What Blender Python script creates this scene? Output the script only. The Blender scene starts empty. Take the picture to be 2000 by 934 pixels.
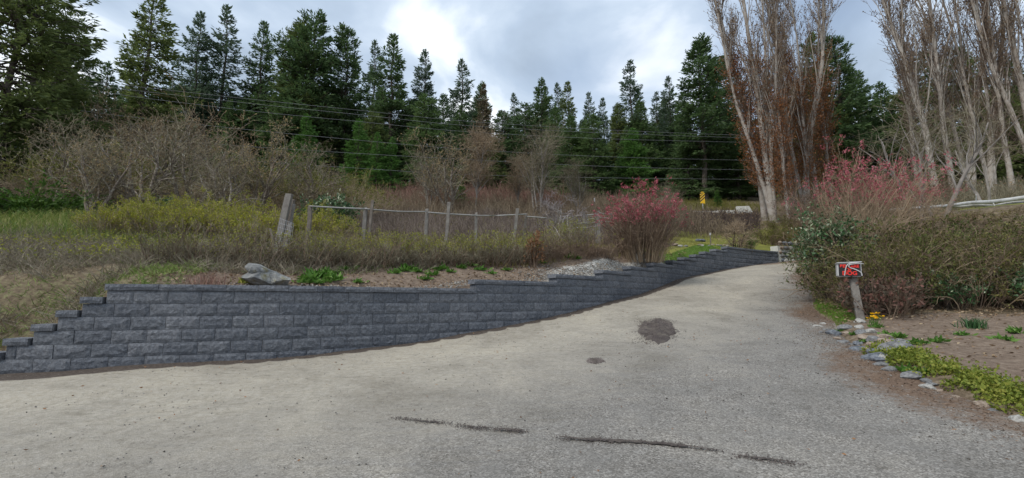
import bpy, math, random
import numpy as np
from mathutils import Vector, Matrix, noise

# ------------------------------------------------------------------ camera, sky, sun, exposure
SC = bpy.context.scene
COL = SC.collection
EYE = 1.6
F = 940.0                       # focal length in photograph pixels (photo 2000 wide)
PITCH = math.atan(0.128)
cam = bpy.data.cameras.new("camera")
cam_o = bpy.data.objects.new("camera", cam)
COL.objects.link(cam_o)
cam_o.location = (0, 0, EYE)
cam_o.rotation_euler = (math.pi / 2 + PITCH, 0, 0)
cam.sensor_width = 36
cam.lens = 36 * F / 2000
cam.clip_end = 2000
cam.clip_start = 0.05
SC.camera = cam_o

SUN_EL, SUN_AZ = math.radians(48), math.radians(-128)     # behind thin cloud, over the viewer's shoulder
world = bpy.data.worlds.new("World")
SC.world = world
world.use_nodes = True
nt = world.node_tree
nt.nodes.clear()
wo = nt.nodes.new("ShaderNodeOutputWorld")
bg = nt.nodes.new("ShaderNodeBackground")
sky = nt.nodes.new("ShaderNodeTexSky")
sky.sky_type = 'NISHITA'
sky.sun_disc = False
sky.sun_elevation = SUN_EL
sky.sun_rotation = SUN_AZ
sky.dust_density = 2.0
bg.inputs[1].default_value = 0.1
tc = nt.nodes.new("ShaderNodeTexCoord")
sep = nt.nodes.new("ShaderNodeSeparateXYZ")
nt.links.new(tc.outputs["Generated"], sep.inputs[0])
mx = nt.nodes.new("ShaderNodeMath"); mx.operation = 'MAXIMUM'; mx.inputs[1].default_value = 0.0
nt.links.new(sep.outputs[2], mx.inputs[0])
ad = nt.nodes.new("ShaderNodeMath"); ad.operation = 'ADD'; ad.inputs[1].default_value = 0.22
nt.links.new(mx.outputs[0], ad.inputs[0])
dv = nt.nodes.new("ShaderNodeVectorMath"); dv.operation = 'DIVIDE'
cmb = nt.nodes.new("ShaderNodeCombineXYZ")
for i in range(3):
    nt.links.new(ad.outputs[0], cmb.inputs[i])
nt.links.new(tc.outputs["Generated"], dv.inputs[0])
nt.links.new(cmb.outputs[0], dv.inputs[1])
mp = nt.nodes.new("ShaderNodeMapping")
mp.inputs["Location"].default_value = (2.3, 0.6, 0)
mp.inputs["Scale"].default_value = (1.0, 1.0, 0.0)
mp.inputs["Rotation"].default_value = (0, 0, 0.17)
nt.links.new(dv.outputs[0], mp.inputs[0])
n1 = nt.nodes.new("ShaderNodeTexNoise")
n1.inputs["Scale"].default_value = 1.9
n1.inputs["Detail"].default_value = 7
n1.inputs["Roughness"].default_value = 0.5
n1.inputs["Distortion"].default_value = 0.35
nt.links.new(mp.outputs[0], n1.inputs[0])
cr = nt.nodes.new("ShaderNodeValToRGB")
el = cr.color_ramp.elements
el[0].position = 0.34; el[0].color = (2.55, 3.15, 3.95, 1)
el[1].position = 0.68; el[1].color = (8.6, 8.7, 8.8, 1)
for p_, c_ in ((0.44, (3.1, 3.8, 4.75, 1)), (0.52, (3.9, 4.6, 5.5, 1)), (0.59, (5.8, 6.3, 6.9, 1))):
    e_ = el.new(p_); e_.color = c_
nt.links.new(n1.outputs["Fac"], cr.inputs[0])
n2 = nt.nodes.new("ShaderNodeTexNoise")
n2.inputs["Scale"].default_value = 0.8
n2.inputs["Detail"].default_value = 3
nt.links.new(mp.outputs[0], n2.inputs[0])
mr = nt.nodes.new("ShaderNodeMapRange")
mr.inputs[1].default_value = 0.56; mr.inputs[2].default_value = 0.76
mr.inputs[3].default_value = 0.0; mr.inputs[4].default_value = 0.55
nt.links.new(n2.outputs["Fac"], mr.inputs[0])
mixs = nt.nodes.new("ShaderNodeMix"); mixs.data_type = 'RGBA'
nt.links.new(mr.outputs[0], mixs.inputs["Factor"])
nt.links.new(cr.outputs[0], mixs.inputs["A"])
nt.links.new(sky.outputs[0], mixs.inputs["B"])
nt.links.new(mixs.outputs["Result"], bg.inputs[0])
nt.links.new(bg.outputs[0], wo.inputs[0])

sun = bpy.data.lights.new("sun", 'SUN')
sun.energy = 1.5
sun.angle = math.radians(18)
sun.color = (1.0, 0.95, 0.88)
sun_o = bpy.data.objects.new("sun", sun)
COL.objects.link(sun_o)
sd = Vector((math.sin(SUN_AZ) * math.cos(SUN_EL), math.cos(SUN_AZ) * math.cos(SUN_EL), math.sin(SUN_EL)))
sun_o.rotation_euler = sd.to_track_quat('Z', 'Y').to_euler()
sun_o.location = (0, 0, 60)

SC.view_settings.view_transform = 'Standard'
SC.view_settings.look = 'None'
SC.view_settings.exposure = 0.8
SC.view_settings.gamma = 1.0
SC.view_settings.use_curve_mapping = False

# ------------------------------------------------------------------ pixel rays
CP, SP = math.cos(PITCH), math.sin(PITCH)
def ray(px, py):
    u = (px - 1000) / F; v = (467 - py) / F
    return np.array([u, CP - v * SP, SP + v * CP])
def atZ(px, py, Y):
    d = ray(px, py); t = Y / d[1]
    return np.array([d[0] * t, Y, EYE + d[2] * t])

# ------------------------------------------------------------------ materials
def new_mat(name):
    m = bpy.data.materials.new(name)
    m.use_nodes = True
    n = m.node_tree
    n.nodes.clear()
    return m, n
def rgba(c):
    return (c[0], c[1], c[2], 1)
def ramp(n, src, cols, lo=0.3, hi=0.7):
    r = n.nodes.new("ShaderNodeValToRGB")
    e = r.color_ramp.elements
    k = len(cols)
    e[0].position = lo; e[0].color = rgba(cols[0])
    e[1].position = hi; e[1].color = rgba(cols[-1])
    for i in range(1, k - 1):
        x = e.new(lo + (hi - lo) * i / (k - 1)); x.color = rgba(cols[i])
    n.links.new(src, r.inputs[0])
    return r.outputs[0]
def tnoise(n, vec, scale, detail=6, rough=0.6, dist=0.0):
    t = n.nodes.new("ShaderNodeTexNoise")
    t.inputs["Scale"].default_value = scale
    t.inputs["Detail"].default_value = detail
    t.inputs["Roughness"].default_value = rough
    t.inputs["Distortion"].default_value = dist
    n.links.new(vec, t.inputs["Vector"])
    return t.outputs["Fac"]
def mixc(n, fac, a, b, mode='MIX'):
    m = n.nodes.new("ShaderNodeMix"); m.data_type = 'RGBA'; m.blend_type = mode
    for key, v in (("Factor", fac), ("A", a), ("B", b)):
        if hasattr(v, "is_linked") or isinstance(v, bpy.types.NodeSocket):
            n.links.new(v, m.inputs[key])
        elif key == "Factor":
            m.inputs[key].default_value = v
        else:
            m.inputs[key].default_value = rgba(v)
    return m.outputs["Result"]
def mathn(n, op, a, b=None):
    m = n.nodes.new("ShaderNodeMath"); m.operation = op
    for i, v in enumerate((a, b)):
        if v is None: continue
        if isinstance(v, bpy.types.NodeSocket): n.links.new(v, m.inputs[i])
        else: m.inputs[i].default_value = v
    return m.outputs[0]
def maprange(n, v, a, b, c, d):
    m = n.nodes.new("ShaderNodeMapRange")
    n.links.new(v, m.inputs[0])
    for i, x in enumerate((a, b, c, d)): m.inputs[i + 1].default_value = x
    return m.outputs[0]
def finish(m, n, col, rough=0.8, bump=None, bstr=0.3, bdist=0.02, spec=0.3):
    o = n.nodes.new("ShaderNodeOutputMaterial")
    p = n.nodes.new("ShaderNodeBsdfPrincipled")
    if isinstance(col, bpy.types.NodeSocket): n.links.new(col, p.inputs["Base Color"])
    else: p.inputs["Base Color"].default_value = rgba(col)
    p.inputs["Roughness"].default_value = rough
    p.inputs["Specular IOR Level"].default_value = spec
    if bump is not None:
        b = n.nodes.new("ShaderNodeBump")
        b.inputs["Strength"].default_value = bstr
        b.inputs["Distance"].default_value = bdist
        n.links.new(bump, b.inputs["Height"])
        n.links.new(b.outputs[0], p.inputs["Normal"])
    n.links.new(p.outputs[0], o.inputs[0])
    return m
def coords(n, kind="Object"):
    return n.nodes.new("ShaderNodeTexCoord").outputs[kind]
def simple(name, cols, scale=6.0, rough=0.8, bstr=0.3, bscale=None, bdist=0.01, lo=0.3, hi=0.7, spec=0.3, detail=6):
    m, n = new_mat(name)
    v = coords(n)
    c = ramp(n, tnoise(n, v, scale, detail), cols, lo, hi)
    b = tnoise(n, v, bscale or scale * 4, 5)
    return finish(m, n, c, rough, b, bstr, bdist, spec)
def leafmat(name, cols, trans=0.3, scale=1.2, rough=0.6):
    """leaf colours vary per leaf (random per island) and per clump (noise)"""
    m, n = new_mat(name)
    g = n.nodes.new("ShaderNodeNewGeometry")
    oi = n.nodes.new("ShaderNodeObjectInfo")
    v = coords(n)
    ns = tnoise(n, v, scale, 3)
    a = mathn(n, 'MULTIPLY', g.outputs["Random Per Island"], 0.55)
    b = mathn(n, 'MULTIPLY', maprange(n, ns, 0.3, 0.7, 0, 1), 0.3)
    c = mathn(n, 'MULTIPLY', oi.outputs["Random"], 0.15)
    s = mathn(n, 'ADD', mathn(n, 'ADD', a, b), c)
    col = ramp(n, s, cols, 0.1, 0.9)
    o = n.nodes.new("ShaderNodeOutputMaterial")
    d = n.nodes.new("ShaderNodeBsdfPrincipled")
    d.inputs["Roughness"].default_value = rough
    d.inputs["Specular IOR Level"].default_value = 0.25
    n.links.new(col, d.inputs["Base Color"])
    t = n.nodes.new("ShaderNodeBsdfTranslucent")
    n.links.new(col, t.inputs[0])
    mix = n.nodes.new("ShaderNodeMixShader")
    mix.inputs[0].default_value = trans
    n.links.new(d.outputs[0], mix.inputs[1])
    n.links.new(t.outputs[0], mix.inputs[2])
    n.links.new(mix.outputs[0], o.inputs[0])
    return m

M = {}
M['fir'] = leafmat('fir_needles', [(0.047, 0.086, 0.036), (0.081, 0.137, 0.050), (0.129, 0.195, 0.068)], 0.42, 0.35)
M['fir_olive'] = leafmat('fir_olive_needles', [(0.081, 0.114, 0.040), (0.130, 0.174, 0.054), (0.203, 0.244, 0.077)], 0.42, 0.35)
M['fir_mid'] = leafmat('fir_mid_needles', [(0.067, 0.123, 0.040), (0.109, 0.175, 0.060), (0.156, 0.227, 0.079)], 0.42, 0.35)
M['fir_blue'] = leafmat('fir_blue_needles', [(0.061, 0.099, 0.057), (0.094, 0.142, 0.084), (0.143, 0.197, 0.125)], 0.42, 0.35)
M['fir_young'] = leafmat('young_needles', [(0.063, 0.144, 0.033), (0.098, 0.210, 0.044), (0.138, 0.264, 0.061)], 0.3, 0.6)
M['juniper'] = leafmat('juniper_green', [(0.03, 0.075, 0.012), (0.06, 0.13, 0.02), (0.11, 0.19, 0.03)], 0.3, 1.0)
M['bark_dark'] = simple('dark_bark', [(0.045, 0.038, 0.030), (0.135, 0.112, 0.090)], 5, 0.9, 0.6, 12, 0.03)
M['bark_grey'] = simple('grey_bark', [(0.16, 0.145, 0.13), (0.30, 0.275, 0.25)], 3, 0.9, 0.5, 10, 0.02)
M['bark_pale'] = simple('pale_bark', [(0.24, 0.22, 0.21), (0.42, 0.40, 0.39)], 4, 0.9, 0.4, 12, 0.01)
M['twig_pale'] = leafmat('pale_twig', [(0.17, 0.145, 0.145), (0.25, 0.22, 0.22), (0.36, 0.33, 0.33)], 0.0, 2.0, 0.9)
M['bark_poplar'] = simple('poplar_bark', [(0.182, 0.150, 0.127), (0.311, 0.277, 0.241), (0.386, 0.370, 0.338)], 2.2, 0.9, 0.5, 8, 0.03)
M['twig_poplar'] = simple('poplar_twig', [(0.138, 0.098, 0.075), (0.241, 0.184, 0.144)], 3, 0.9, 0.1)
M['bark_lichen'] = simple('lichen_bark', [(0.102, 0.080, 0.065), (0.217, 0.181, 0.145), (0.478, 0.478, 0.406)], 9, 0.9, 0.4, 20, 0.01, 0.35, 0.72)
M['twig_grey'] = leafmat('grey_twig', [(0.124, 0.109, 0.075), (0.206, 0.181, 0.125), (0.331, 0.304, 0.212)], 0.0, 2.0, 0.9)
M['twig_tan'] = leafmat('tan_twig', [(0.189, 0.131, 0.080), (0.290, 0.217, 0.145), (0.420, 0.334, 0.232)], 0.0, 2.0, 0.9)
M['twig_brown'] = leafmat('brown_twig', [(0.102, 0.070, 0.051), (0.174, 0.123, 0.087), (0.261, 0.196, 0.145)], 0.0, 2.0, 0.9)
M['twig_red'] = leafmat('red_brown_twig', [(0.131, 0.072, 0.058), (0.217, 0.123, 0.094), (0.319, 0.196, 0.160)], 0.0, 2.0, 0.9)
M['thatch'] = leafmat('dead_grass', [(0.13, 0.105, 0.07), (0.22, 0.19, 0.14), (0.34, 0.30, 0.23)], 0.1, 1.0, 0.9)
M['thatch_green'] = leafmat('bank_grass', [(0.062, 0.115, 0.021), (0.136, 0.193, 0.046), (0.235, 0.298, 0.089)], 0.1, 1.0, 0.9)
M['grass_green'] = leafmat('green_grass', [(0.06, 0.13, 0.015), (0.11, 0.20, 0.025), (0.17, 0.26, 0.04)], 0.3, 0.7)
M['grass_mixed'] = leafmat('mixed_grass', [(0.055, 0.105, 0.022), (0.110, 0.182, 0.033), (0.209, 0.242, 0.055), (0.330, 0.297, 0.132)], 0.3, 0.7)
M['grass_yellow'] = leafmat('yellow_grass', [(0.13, 0.14, 0.03), (0.21, 0.20, 0.045), (0.29, 0.26, 0.075)], 0.3, 0.7)
M['leaf_new'] = leafmat('new_leaf', [(0.143, 0.172, 0.021), (0.272, 0.286, 0.037), (0.429, 0.400, 0.052)], 0.35, 1.2)
M['leaf_weed'] = leafmat('weed_leaf', [(0.05, 0.13, 0.02), (0.09, 0.20, 0.03), (0.17, 0.28, 0.07)], 0.3, 2)
M['leaf_groundcover'] = leafmat('groundcover_leaf', [(0.088, 0.132, 0.018), (0.188, 0.231, 0.036), (0.350, 0.341, 0.072)], 0.3, 3)
M['leaf_laurel'] = leafmat('laurel_leaf', [(0.023, 0.065, 0.026), (0.046, 0.111, 0.039), (0.104, 0.182, 0.078)], 0.15, 1.5, 0.35)
M['leaf_variegated'] = leafmat('pale_leaf', [(0.12, 0.17, 0.09), (0.28, 0.32, 0.20), (0.46, 0.48, 0.36)], 0.2, 1.5, 0.4)
M['leaf_olive'] = leafmat('olive_leaf', [(0.065, 0.078, 0.016), (0.143, 0.156, 0.029), (0.247, 0.247, 0.052)], 0.3, 1.2)
M['leaf_hedge'] = leafmat('hedge_leaf', [(0.063, 0.066, 0.020), (0.128, 0.126, 0.038), (0.216, 0.199, 0.059)], 0.25, 0.8)
M['leaf_hedge_green'] = leafmat('hedge_green_leaf', [(0.052, 0.073, 0.019), (0.098, 0.125, 0.030), (0.172, 0.194, 0.052)], 0.25, 0.8)
M['leaf_red'] = leafmat('pink_red_bud', [(0.208, 0.049, 0.057), (0.390, 0.091, 0.114), (0.598, 0.214, 0.260)], 0.3, 2)
M['leaf_maroon'] = leafmat('maroon_leaf', [(0.033, 0.047, 0.028), (0.094, 0.066, 0.047), (0.262, 0.112, 0.094)], 0.2, 2)
M['leaf_rust'] = leafmat('rust_leaf', [(0.148, 0.055, 0.021), (0.259, 0.105, 0.037), (0.370, 0.177, 0.073)], 0.3, 0.25)
M['leaf_litter'] = leafmat('leaf_litter', [(0.10, 0.06, 0.035), (0.22, 0.15, 0.09), (0.42, 0.34, 0.23)], 0.1, 4, 0.8)
M['leaf_dead'] = leafmat('dead_leaf', [(0.16, 0.075, 0.035), (0.26, 0.14, 0.07), (0.36, 0.22, 0.12)], 0.25, 4)
M['bud_poplar'] = leafmat('poplar_bud', [(0.123, 0.076, 0.043), (0.210, 0.144, 0.086), (0.309, 0.232, 0.143)], 0.25, 0.3)
M['bud_tan'] = leafmat('tan_bud', [(0.220, 0.143, 0.077), (0.352, 0.242, 0.132), (0.440, 0.363, 0.154)], 0.25, 1)
M['bud_grey'] = leafmat('grey_bud', [(0.14, 0.10, 0.07), (0.22, 0.17, 0.11), (0.32, 0.26, 0.16)], 0.2, 1)
M['brown_brush'] = leafmat('brown_brush', [(0.104, 0.078, 0.052), (0.182, 0.143, 0.098), (0.312, 0.247, 0.169)], 0.05, 0.6, 0.9)
M['mauve_brush'] = leafmat('mauve_brush', [(0.10, 0.08, 0.07), (0.17, 0.135, 0.115), (0.26, 0.215, 0.18)], 0.05, 0.6, 0.9)
M['bramble'] = leafmat('bramble', [(0.05, 0.036, 0.034), (0.09, 0.066, 0.06), (0.19, 0.15, 0.13)], 0.05, 0.6, 0.9)
M['dark_void'] = simple('dark_plastic', [(0.02, 0.022, 0.024), (0.04, 0.042, 0.045)], 4, 0.5, 0.1)
M['wood_grey'] = simple('weathered_wood', [(0.138, 0.124, 0.110), (0.248, 0.234, 0.213)], 9, 0.85, 0.4, 40, 0.004)
M['wood_dark'] = simple('dark_weathered_wood', [(0.10, 0.085, 0.07), (0.21, 0.185, 0.16)], 9, 0.85, 0.4, 40, 0.004)
M['log_white'] = simple('pale_log', [(0.219, 0.212, 0.198), (0.439, 0.439, 0.424), (0.526, 0.526, 0.512)], 2.6, 0.8, 0.5, 9, 0.02, 0.28, 0.6)
M['concrete'] = simple('pale_concrete', [(0.42, 0.42, 0.38), (0.56, 0.56, 0.52)], 3, 0.85, 0.3, 30, 0.004)
M['wire'] = simple('aluminium_cable', [(0.162, 0.171, 0.180), (0.203, 0.211, 0.221)], 1, 0.5, 0.0)
M['white_plastic'] = simple('white_plastic', [(0.427, 0.427, 0.427), (0.523, 0.523, 0.523)], 12, 0.45, 0.05)
M['black_paint'] = simple('black_paint', [(0.012, 0.012, 0.013), (0.03, 0.03, 0.03)], 10, 0.5, 0.05)
M['red_paint'] = simple('red_paint', [(0.62, 0.025, 0.02), (0.72, 0.05, 0.035)], 10, 0.5, 0.05)
M['yellow_paint'] = simple('yellow_paint', [(0.612, 0.357, 0.009), (0.680, 0.425, 0.017)], 6, 0.45, 0.05)
M['grey_metal'] = simple('galvanised_metal', [(0.28, 0.29, 0.30), (0.40, 0.41, 0.42)], 8, 0.45, 0.1)
M['petal'] = leafmat('yellow_petal', [(0.75, 0.35, 0.0), (0.85, 0.5, 0.01), (0.9, 0.6, 0.03)], 0.3, 5)
M['rope'] = simple('pale_rail', [(0.249, 0.242, 0.227), (0.380, 0.372, 0.358)], 5, 0.8, 0.2)
for nm, cols in (('grey', [(0.07, 0.07, 0.07), (0.15, 0.152, 0.155), (0.25, 0.25, 0.243)]),
                 ('tan', [(0.14, 0.105, 0.08), (0.27, 0.215, 0.17), (0.36, 0.31, 0.255)]),
                 ('blue', [(0.05, 0.056, 0.065), (0.115, 0.128, 0.148), (0.20, 0.215, 0.23)]),
                 ('pale', [(0.16, 0.155, 0.14), (0.31, 0.305, 0.285), (0.42, 0.415, 0.39)])):
    M['stone_' + nm] = simple('stone_' + nm, cols, 7, 0.85, 0.6, 22, 0.012)

def boulder_mat():
    m, n = new_mat('mossy_boulder')
    v = coords(n)
    base = ramp(n, tnoise(n, v, 4, 8), [(0.10, 0.105, 0.11), (0.20, 0.205, 0.20), (0.38, 0.38, 0.36)], 0.32, 0.7)
    moss = maprange(n, tnoise(n, v, 3.1, 5), 0.56, 0.66, 0, 0.8)
    c = mixc(n, moss, base, (0.14, 0.12, 0.035))
    return finish(m, n, c, 0.9, tnoise(n, v, 14, 8), 0.7, 0.03)
M['boulder'] = boulder_mat()

def block_mat():
    m, n = new_mat('charcoal_split_block')
    v = coords(n, "Object")
    oi = n.nodes.new("ShaderNodeObjectInfo")
    addv = n.nodes.new("ShaderNodeVectorMath"); addv.operation = 'ADD'
    n.links.new(v, addv.inputs[0])
    sc = n.nodes.new("ShaderNodeVectorMath"); sc.operation = 'SCALE'
    n.links.new(oi.outputs["Location"], sc.inputs[0]); sc.inputs[3].default_value = 3.7
    n.links.new(sc.outputs[0], addv.inputs[1])
    w = addv.outputs[0]
    base = ramp(n, oi.outputs["Random"], [(0.107, 0.116, 0.134), (0.125, 0.135, 0.154), (0.133, 0.142, 0.159), (0.155, 0.163, 0.181)], 0.0, 1.0)
    mott = ramp(n, tnoise(n, w, 26, 8, 0.7), [(0.55, 0.55, 0.55), (1.0, 1.0, 1.0), (1.5, 1.5, 1.48)], 0.32, 0.70)
    c = mixc(n, 1.0, base, mott, 'MULTIPLY')
    ef = maprange(n, tnoise(n, w, 3.2, 5, 0.65), 0.50, 0.72, 0.0, 0.62)     # pale lime bloom
    ef = mathn(n, 'MULTIPLY', ef, maprange(n, tnoise(n, w, 40, 3), 0.35, 0.65, 0.2, 1.0))
    c = mixc(n, ef, c, (0.24, 0.25, 0.27))
    sp = maprange(n, tnoise(n, w, 95, 2, 0.5), 0.66, 0.74, 0.0, 0.5)
    c = mixc(n, sp, c, (0.33, 0.34, 0.36))
    b = mathn(n, 'ADD', tnoise(n, w, 30, 8, 0.72), mathn(n, 'MULTIPLY', tnoise(n, w, 9, 4), 1.4))
    return finish(m, n, c, 0.92, b, 0.9, 0.022, 0.2)
M['block'] = block_mat()

def attr(n, name):
    a = n.nodes.new("ShaderNodeAttribute")
    a.attribute_name = name
    s = n.nodes.new("ShaderNodeSeparateColor")
    n.links.new(a.outputs["Color"], s.inputs[0])
    return s.outputs, a.outputs["Alpha"]
def soft(n, w, nz, k=0.55):
    """break a zone weight up with noise"""
    s = mathn(n, 'ADD', w, mathn(n, 'MULTIPLY', mathn(n, 'SUBTRACT', nz, 0.5), k))
    return maprange(n, s, 0.35, 0.65, 0, 1)

def soft2(n, w, nz, k=0.55):
    s = mathn(n, 'ADD', w, mathn(n, 'MULTIPLY', mathn(n, 'SUBTRACT', nz, 0.5), k))
    return maprange(n, s, 0.12, 0.88, 0, 1)
def drive_mat():
    m, n = new_mat('driveway_asphalt')
    v = coords(n)
    z, alpha = attr(n, 'zone')
    med = tnoise(n, v, 2.6, 8, 0.65)
    fine = tnoise(n, v, 14, 8, 0.7)
    vo = n.nodes.new("ShaderNodeTexVoronoi"); vo.inputs["Scale"].default_value = 85
    n.links.new(v, vo.inputs["Vector"])
    vs = n.nodes.new("ShaderNodeSeparateColor"); n.links.new(vo.outputs["Color"], vs.inputs[0])
    vo2 = n.nodes.new("ShaderNodeTexVoronoi"); vo2.inputs["Scale"].default_value = 38
    n.links.new(v, vo2.inputs["Vector"])
    vs2 = n.nodes.new("ShaderNodeSeparateColor"); n.links.new(vo2.outputs["Color"], vs2.inputs[0])
    agg = ramp(n, vs.outputs[0], [(0.092, 0.086, 0.077), (0.158, 0.147, 0.132), (0.204, 0.191, 0.172), (0.317, 0.302, 0.277)], 0.05, 0.98)
    big = maprange(n, vs2.outputs[1], 0.93, 0.99, 0.0, 0.45)
    agg = mixc(n, big, agg, (0.38, 0.37, 0.35))
    agg = mixc(n, maprange(n, med, 0.35, 0.7, 0.0, 0.55), agg, (0.175, 0.17, 0.16))
    dust = ramp(n, fine, [(0.216, 0.189, 0.146), (0.298, 0.271, 0.220), (0.342, 0.317, 0.270)], 0.25, 0.62)
    dust = mixc(n, maprange(n, vs.outputs[1], 0.75, 1.0, 0.0, 0.55), dust, (0.17, 0.16, 0.135))
    str_map = n.nodes.new("ShaderNodeMapping"); str_map.inputs["Scale"].default_value = (0.9, 4.2, 1)
    str_map.inputs["Rotation"].default_value = (0, 0, -0.60)
    n.links.new(v, str_map.inputs[0])
    streak = tnoise(n, str_map.outputs[0], 2.2, 7, 0.68, 0.6)
    fd = soft2(n, z[0], mathn(n, 'ADD', mathn(n, 'MULTIPLY', streak, 0.6), mathn(n, 'MULTIPLY', fine, 0.4)), 1.1)
    c = mixc(n, fd, agg, dust)
    st = mathn(n, 'MULTIPLY', maprange(n, streak, 0.56, 0.70, 0, 0.8), z[0])
    c = mixc(n, st, c, (0.135, 0.12, 0.095))
    blot = ramp(n, tnoise(n, v, 0.75, 9, 0.68, 0.4), [(0.72, 0.71, 0.69), (1.0, 1.0, 1.0), (1.2, 1.19, 1.16)], 0.3, 0.68)
    c = mixc(n, 1.0, c, blot, 'MULTIPLY')
    blot2 = ramp(n, tnoise(n, v, 4.5, 8, 0.72), [(0.62, 0.60, 0.57), (1.0, 1.0, 1.0), (1.0, 1.0, 1.0), (1.15, 1.15, 1.14)], 0.26, 0.74)
    c = mixc(n, 0.85, c, blot2, 'MULTIPLY')
    spot = maprange(n, tnoise(n, v, 11, 3, 0.6), 0.68, 0.73, 0.0, 0.65)
    c = mixc(n, spot, c, (0.075, 0.065, 0.052))
    debris = ramp(n, tnoise(n, v, 30, 6, 0.7), [(0.05, 0.028, 0.017), (0.125, 0.075, 0.046), (0.21, 0.145, 0.095)], 0.3, 0.7)
    fb = mathn(n, 'MULTIPLY', soft(n, z[1], mathn(n, 'ADD', mathn(n, 'MULTIPLY', fine, 0.5), mathn(n, 'MULTIPLY', med, 0.5)), 1.6), 0.85)
    c = mixc(n, fb, c, debris)
    soil = ramp(n, tnoise(n, v, 24, 6, 0.7), [(0.03, 0.024, 0.019), (0.075, 0.06, 0.05), (0.12, 0.10, 0.085)], 0.3, 0.7)
    c = mixc(n, soft(n, z[2], fine, 0.7), c, soil)
    h = mathn(n, 'ADD', mathn(n, 'MULTIPLY', vo.outputs["Distance"], 0.6), mathn(n, 'MULTIPLY', fine, 0.8))
    return finish(m, n, c, 0.92, h, 0.55, 0.012, 0.2)
M['drive'] = drive_mat()

def ground_mat():
    m, n = new_mat('hillside_ground')
    v = coords(n)
    z, alpha = attr(n, 'zone')
    med = tnoise(n, v, 0.9, 8, 0.65)
    fine = tnoise(n, v, 9, 8, 0.72)
    litter = ramp(n, fine, [(0.06, 0.045, 0.03), (0.13, 0.10, 0.065), (0.24, 0.20, 0.13)], 0.3, 0.68)
    grass = ramp(n, med, [(0.10, 0.11, 0.03), (0.17, 0.175, 0.04), (0.24, 0.23, 0.065)], 0.3, 0.7)
    lawn = ramp(n, fine, [(0.05, 0.085, 0.015), (0.09, 0.15, 0.025)], 0.3, 0.7)
    dirt = ramp(n, fine, [(0.085, 0.062, 0.045), (0.16, 0.12, 0.09), (0.25, 0.20, 0.155)], 0.28, 0.7)
    vo = n.nodes.new("ShaderNodeTexVoronoi"); vo.inputs["Scale"].default_value = 26
    n.links.new(v, vo.inputs["Vector"])
    vs = n.nodes.new("ShaderNodeSeparateColor"); n.links.new(vo.outputs["Color"], vs.inputs[0])
    grav = ramp(n, vs.outputs[0], [(0.20, 0.19, 0.17), (0.38, 0.365, 0.33), (0.55, 0.54, 0.50)], 0.05, 0.95)
    c = mixc(n, soft(n, z[0], mathn(n, 'ADD', mathn(n, 'MULTIPLY', fine, 0.5), mathn(n, 'MULTIPLY', med, 0.5)), 0.9), litter, grass)
    c = mixc(n, soft(n, z[1], fine, 0.9), c, dirt)
    c = mixc(n, soft(n, z[2], fine, 0.9), c, grav)
    c = mixc(n, soft(n, alpha, fine, 0.7), c, lawn)
    return finish(m, n, c, 0.95, mathn(n, 'ADD', fine, mathn(n, 'MULTIPLY', vo.outputs["Distance"], 0.4)), 0.6, 0.04, 0.15)
M['ground'] = ground_mat()
M['gravel_crumb'] = leafmat('dirt_crumb', [(0.050, 0.040, 0.037), (0.106, 0.088, 0.081), (0.200, 0.175, 0.163)], 0.0, 5, 0.95)
def heap_mat():
    m, n = new_mat('dark_gravel')
    v = coords(n)
    c = ramp(n, tnoise(n, v, 45, 6, 0.75), [(0.028, 0.022, 0.021), (0.07, 0.058, 0.055), (0.16, 0.14, 0.13)], 0.3, 0.72)
    c = mixc(n, maprange(n, tnoise(n, v, 5, 5, 0.6), 0.4, 0.68, 0.0, 0.75), c, (0.15, 0.13, 0.11))
    return finish(m, n, c, 0.95, tnoise(n, v, 55, 6, 0.75), 0.9, 0.02, 0.15)
M['gravel_dark'] = heap_mat()
M['gravel_pale'] = leafmat('pale_gravel', [(0.129, 0.123, 0.110), (0.245, 0.232, 0.212), (0.361, 0.348, 0.323)], 0.0, 3, 0.9)
M['grit'] = leafmat('road_grit', [(0.056, 0.048, 0.040), (0.176, 0.168, 0.152), (0.400, 0.384, 0.360)], 0.0, 3, 0.9)

# ------------------------------------------------------------------ mesh helpers
def mesh(name, V, faces_list, mat, smooth=False):
    """faces_list: list of int arrays (n,3) or (n,4)"""
    me = bpy.data.meshes.new(name)
    V = np.asarray(V, dtype=np.float32)
    me.vertices.add(len(V)); me.vertices.foreach_set("co", V.ravel())
    fl = [np.asarray(f, dtype=np.int32) for f in faces_list if len(f)]
    tot = np.concatenate([np.full(len(f), f.shape[1], np.int32) for f in fl])
    idx = np.concatenate([f.ravel() for f in fl])
    me.loops.add(len(idx)); me.loops.foreach_set("vertex_index", idx)
    me.polygons.add(len(tot))
    st = np.zeros(len(tot), np.int32); st[1:] = np.cumsum(tot)[:-1]
    me.polygons.foreach_set("loop_start", st)
    me.polygons.foreach_set("loop_total", tot)
    if smooth:
        me.polygons.foreach_set("use_smooth", np.ones(len(tot), bool))
    me.update(calc_edges=True)
    me.materials.append(mat)
    return me
def pymesh(name, V, Fc, mat, smooth=False):
    me = bpy.data.meshes.new(name)
    me.from_pydata([tuple(map(float, v)) for v in V], [], [tuple(map(int, f)) for f in Fc])
    if smooth:
        for p in me.polygons: p.use_smooth = True
    me.materials.append(mat)
    me.update()
    return me
def obj(name, me, parent=None, loc=(0, 0, 0), rot=(0, 0, 0), scale=None):
    o = bpy.data.objects.new(name, me)
    COL.objects.link(o)
    o.parent = parent
    o.location = loc
    o.rotation_euler = rot
    if scale is not None: o.scale = scale if hasattr(scale, '__len__') else (scale,) * 3
    return o
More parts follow.
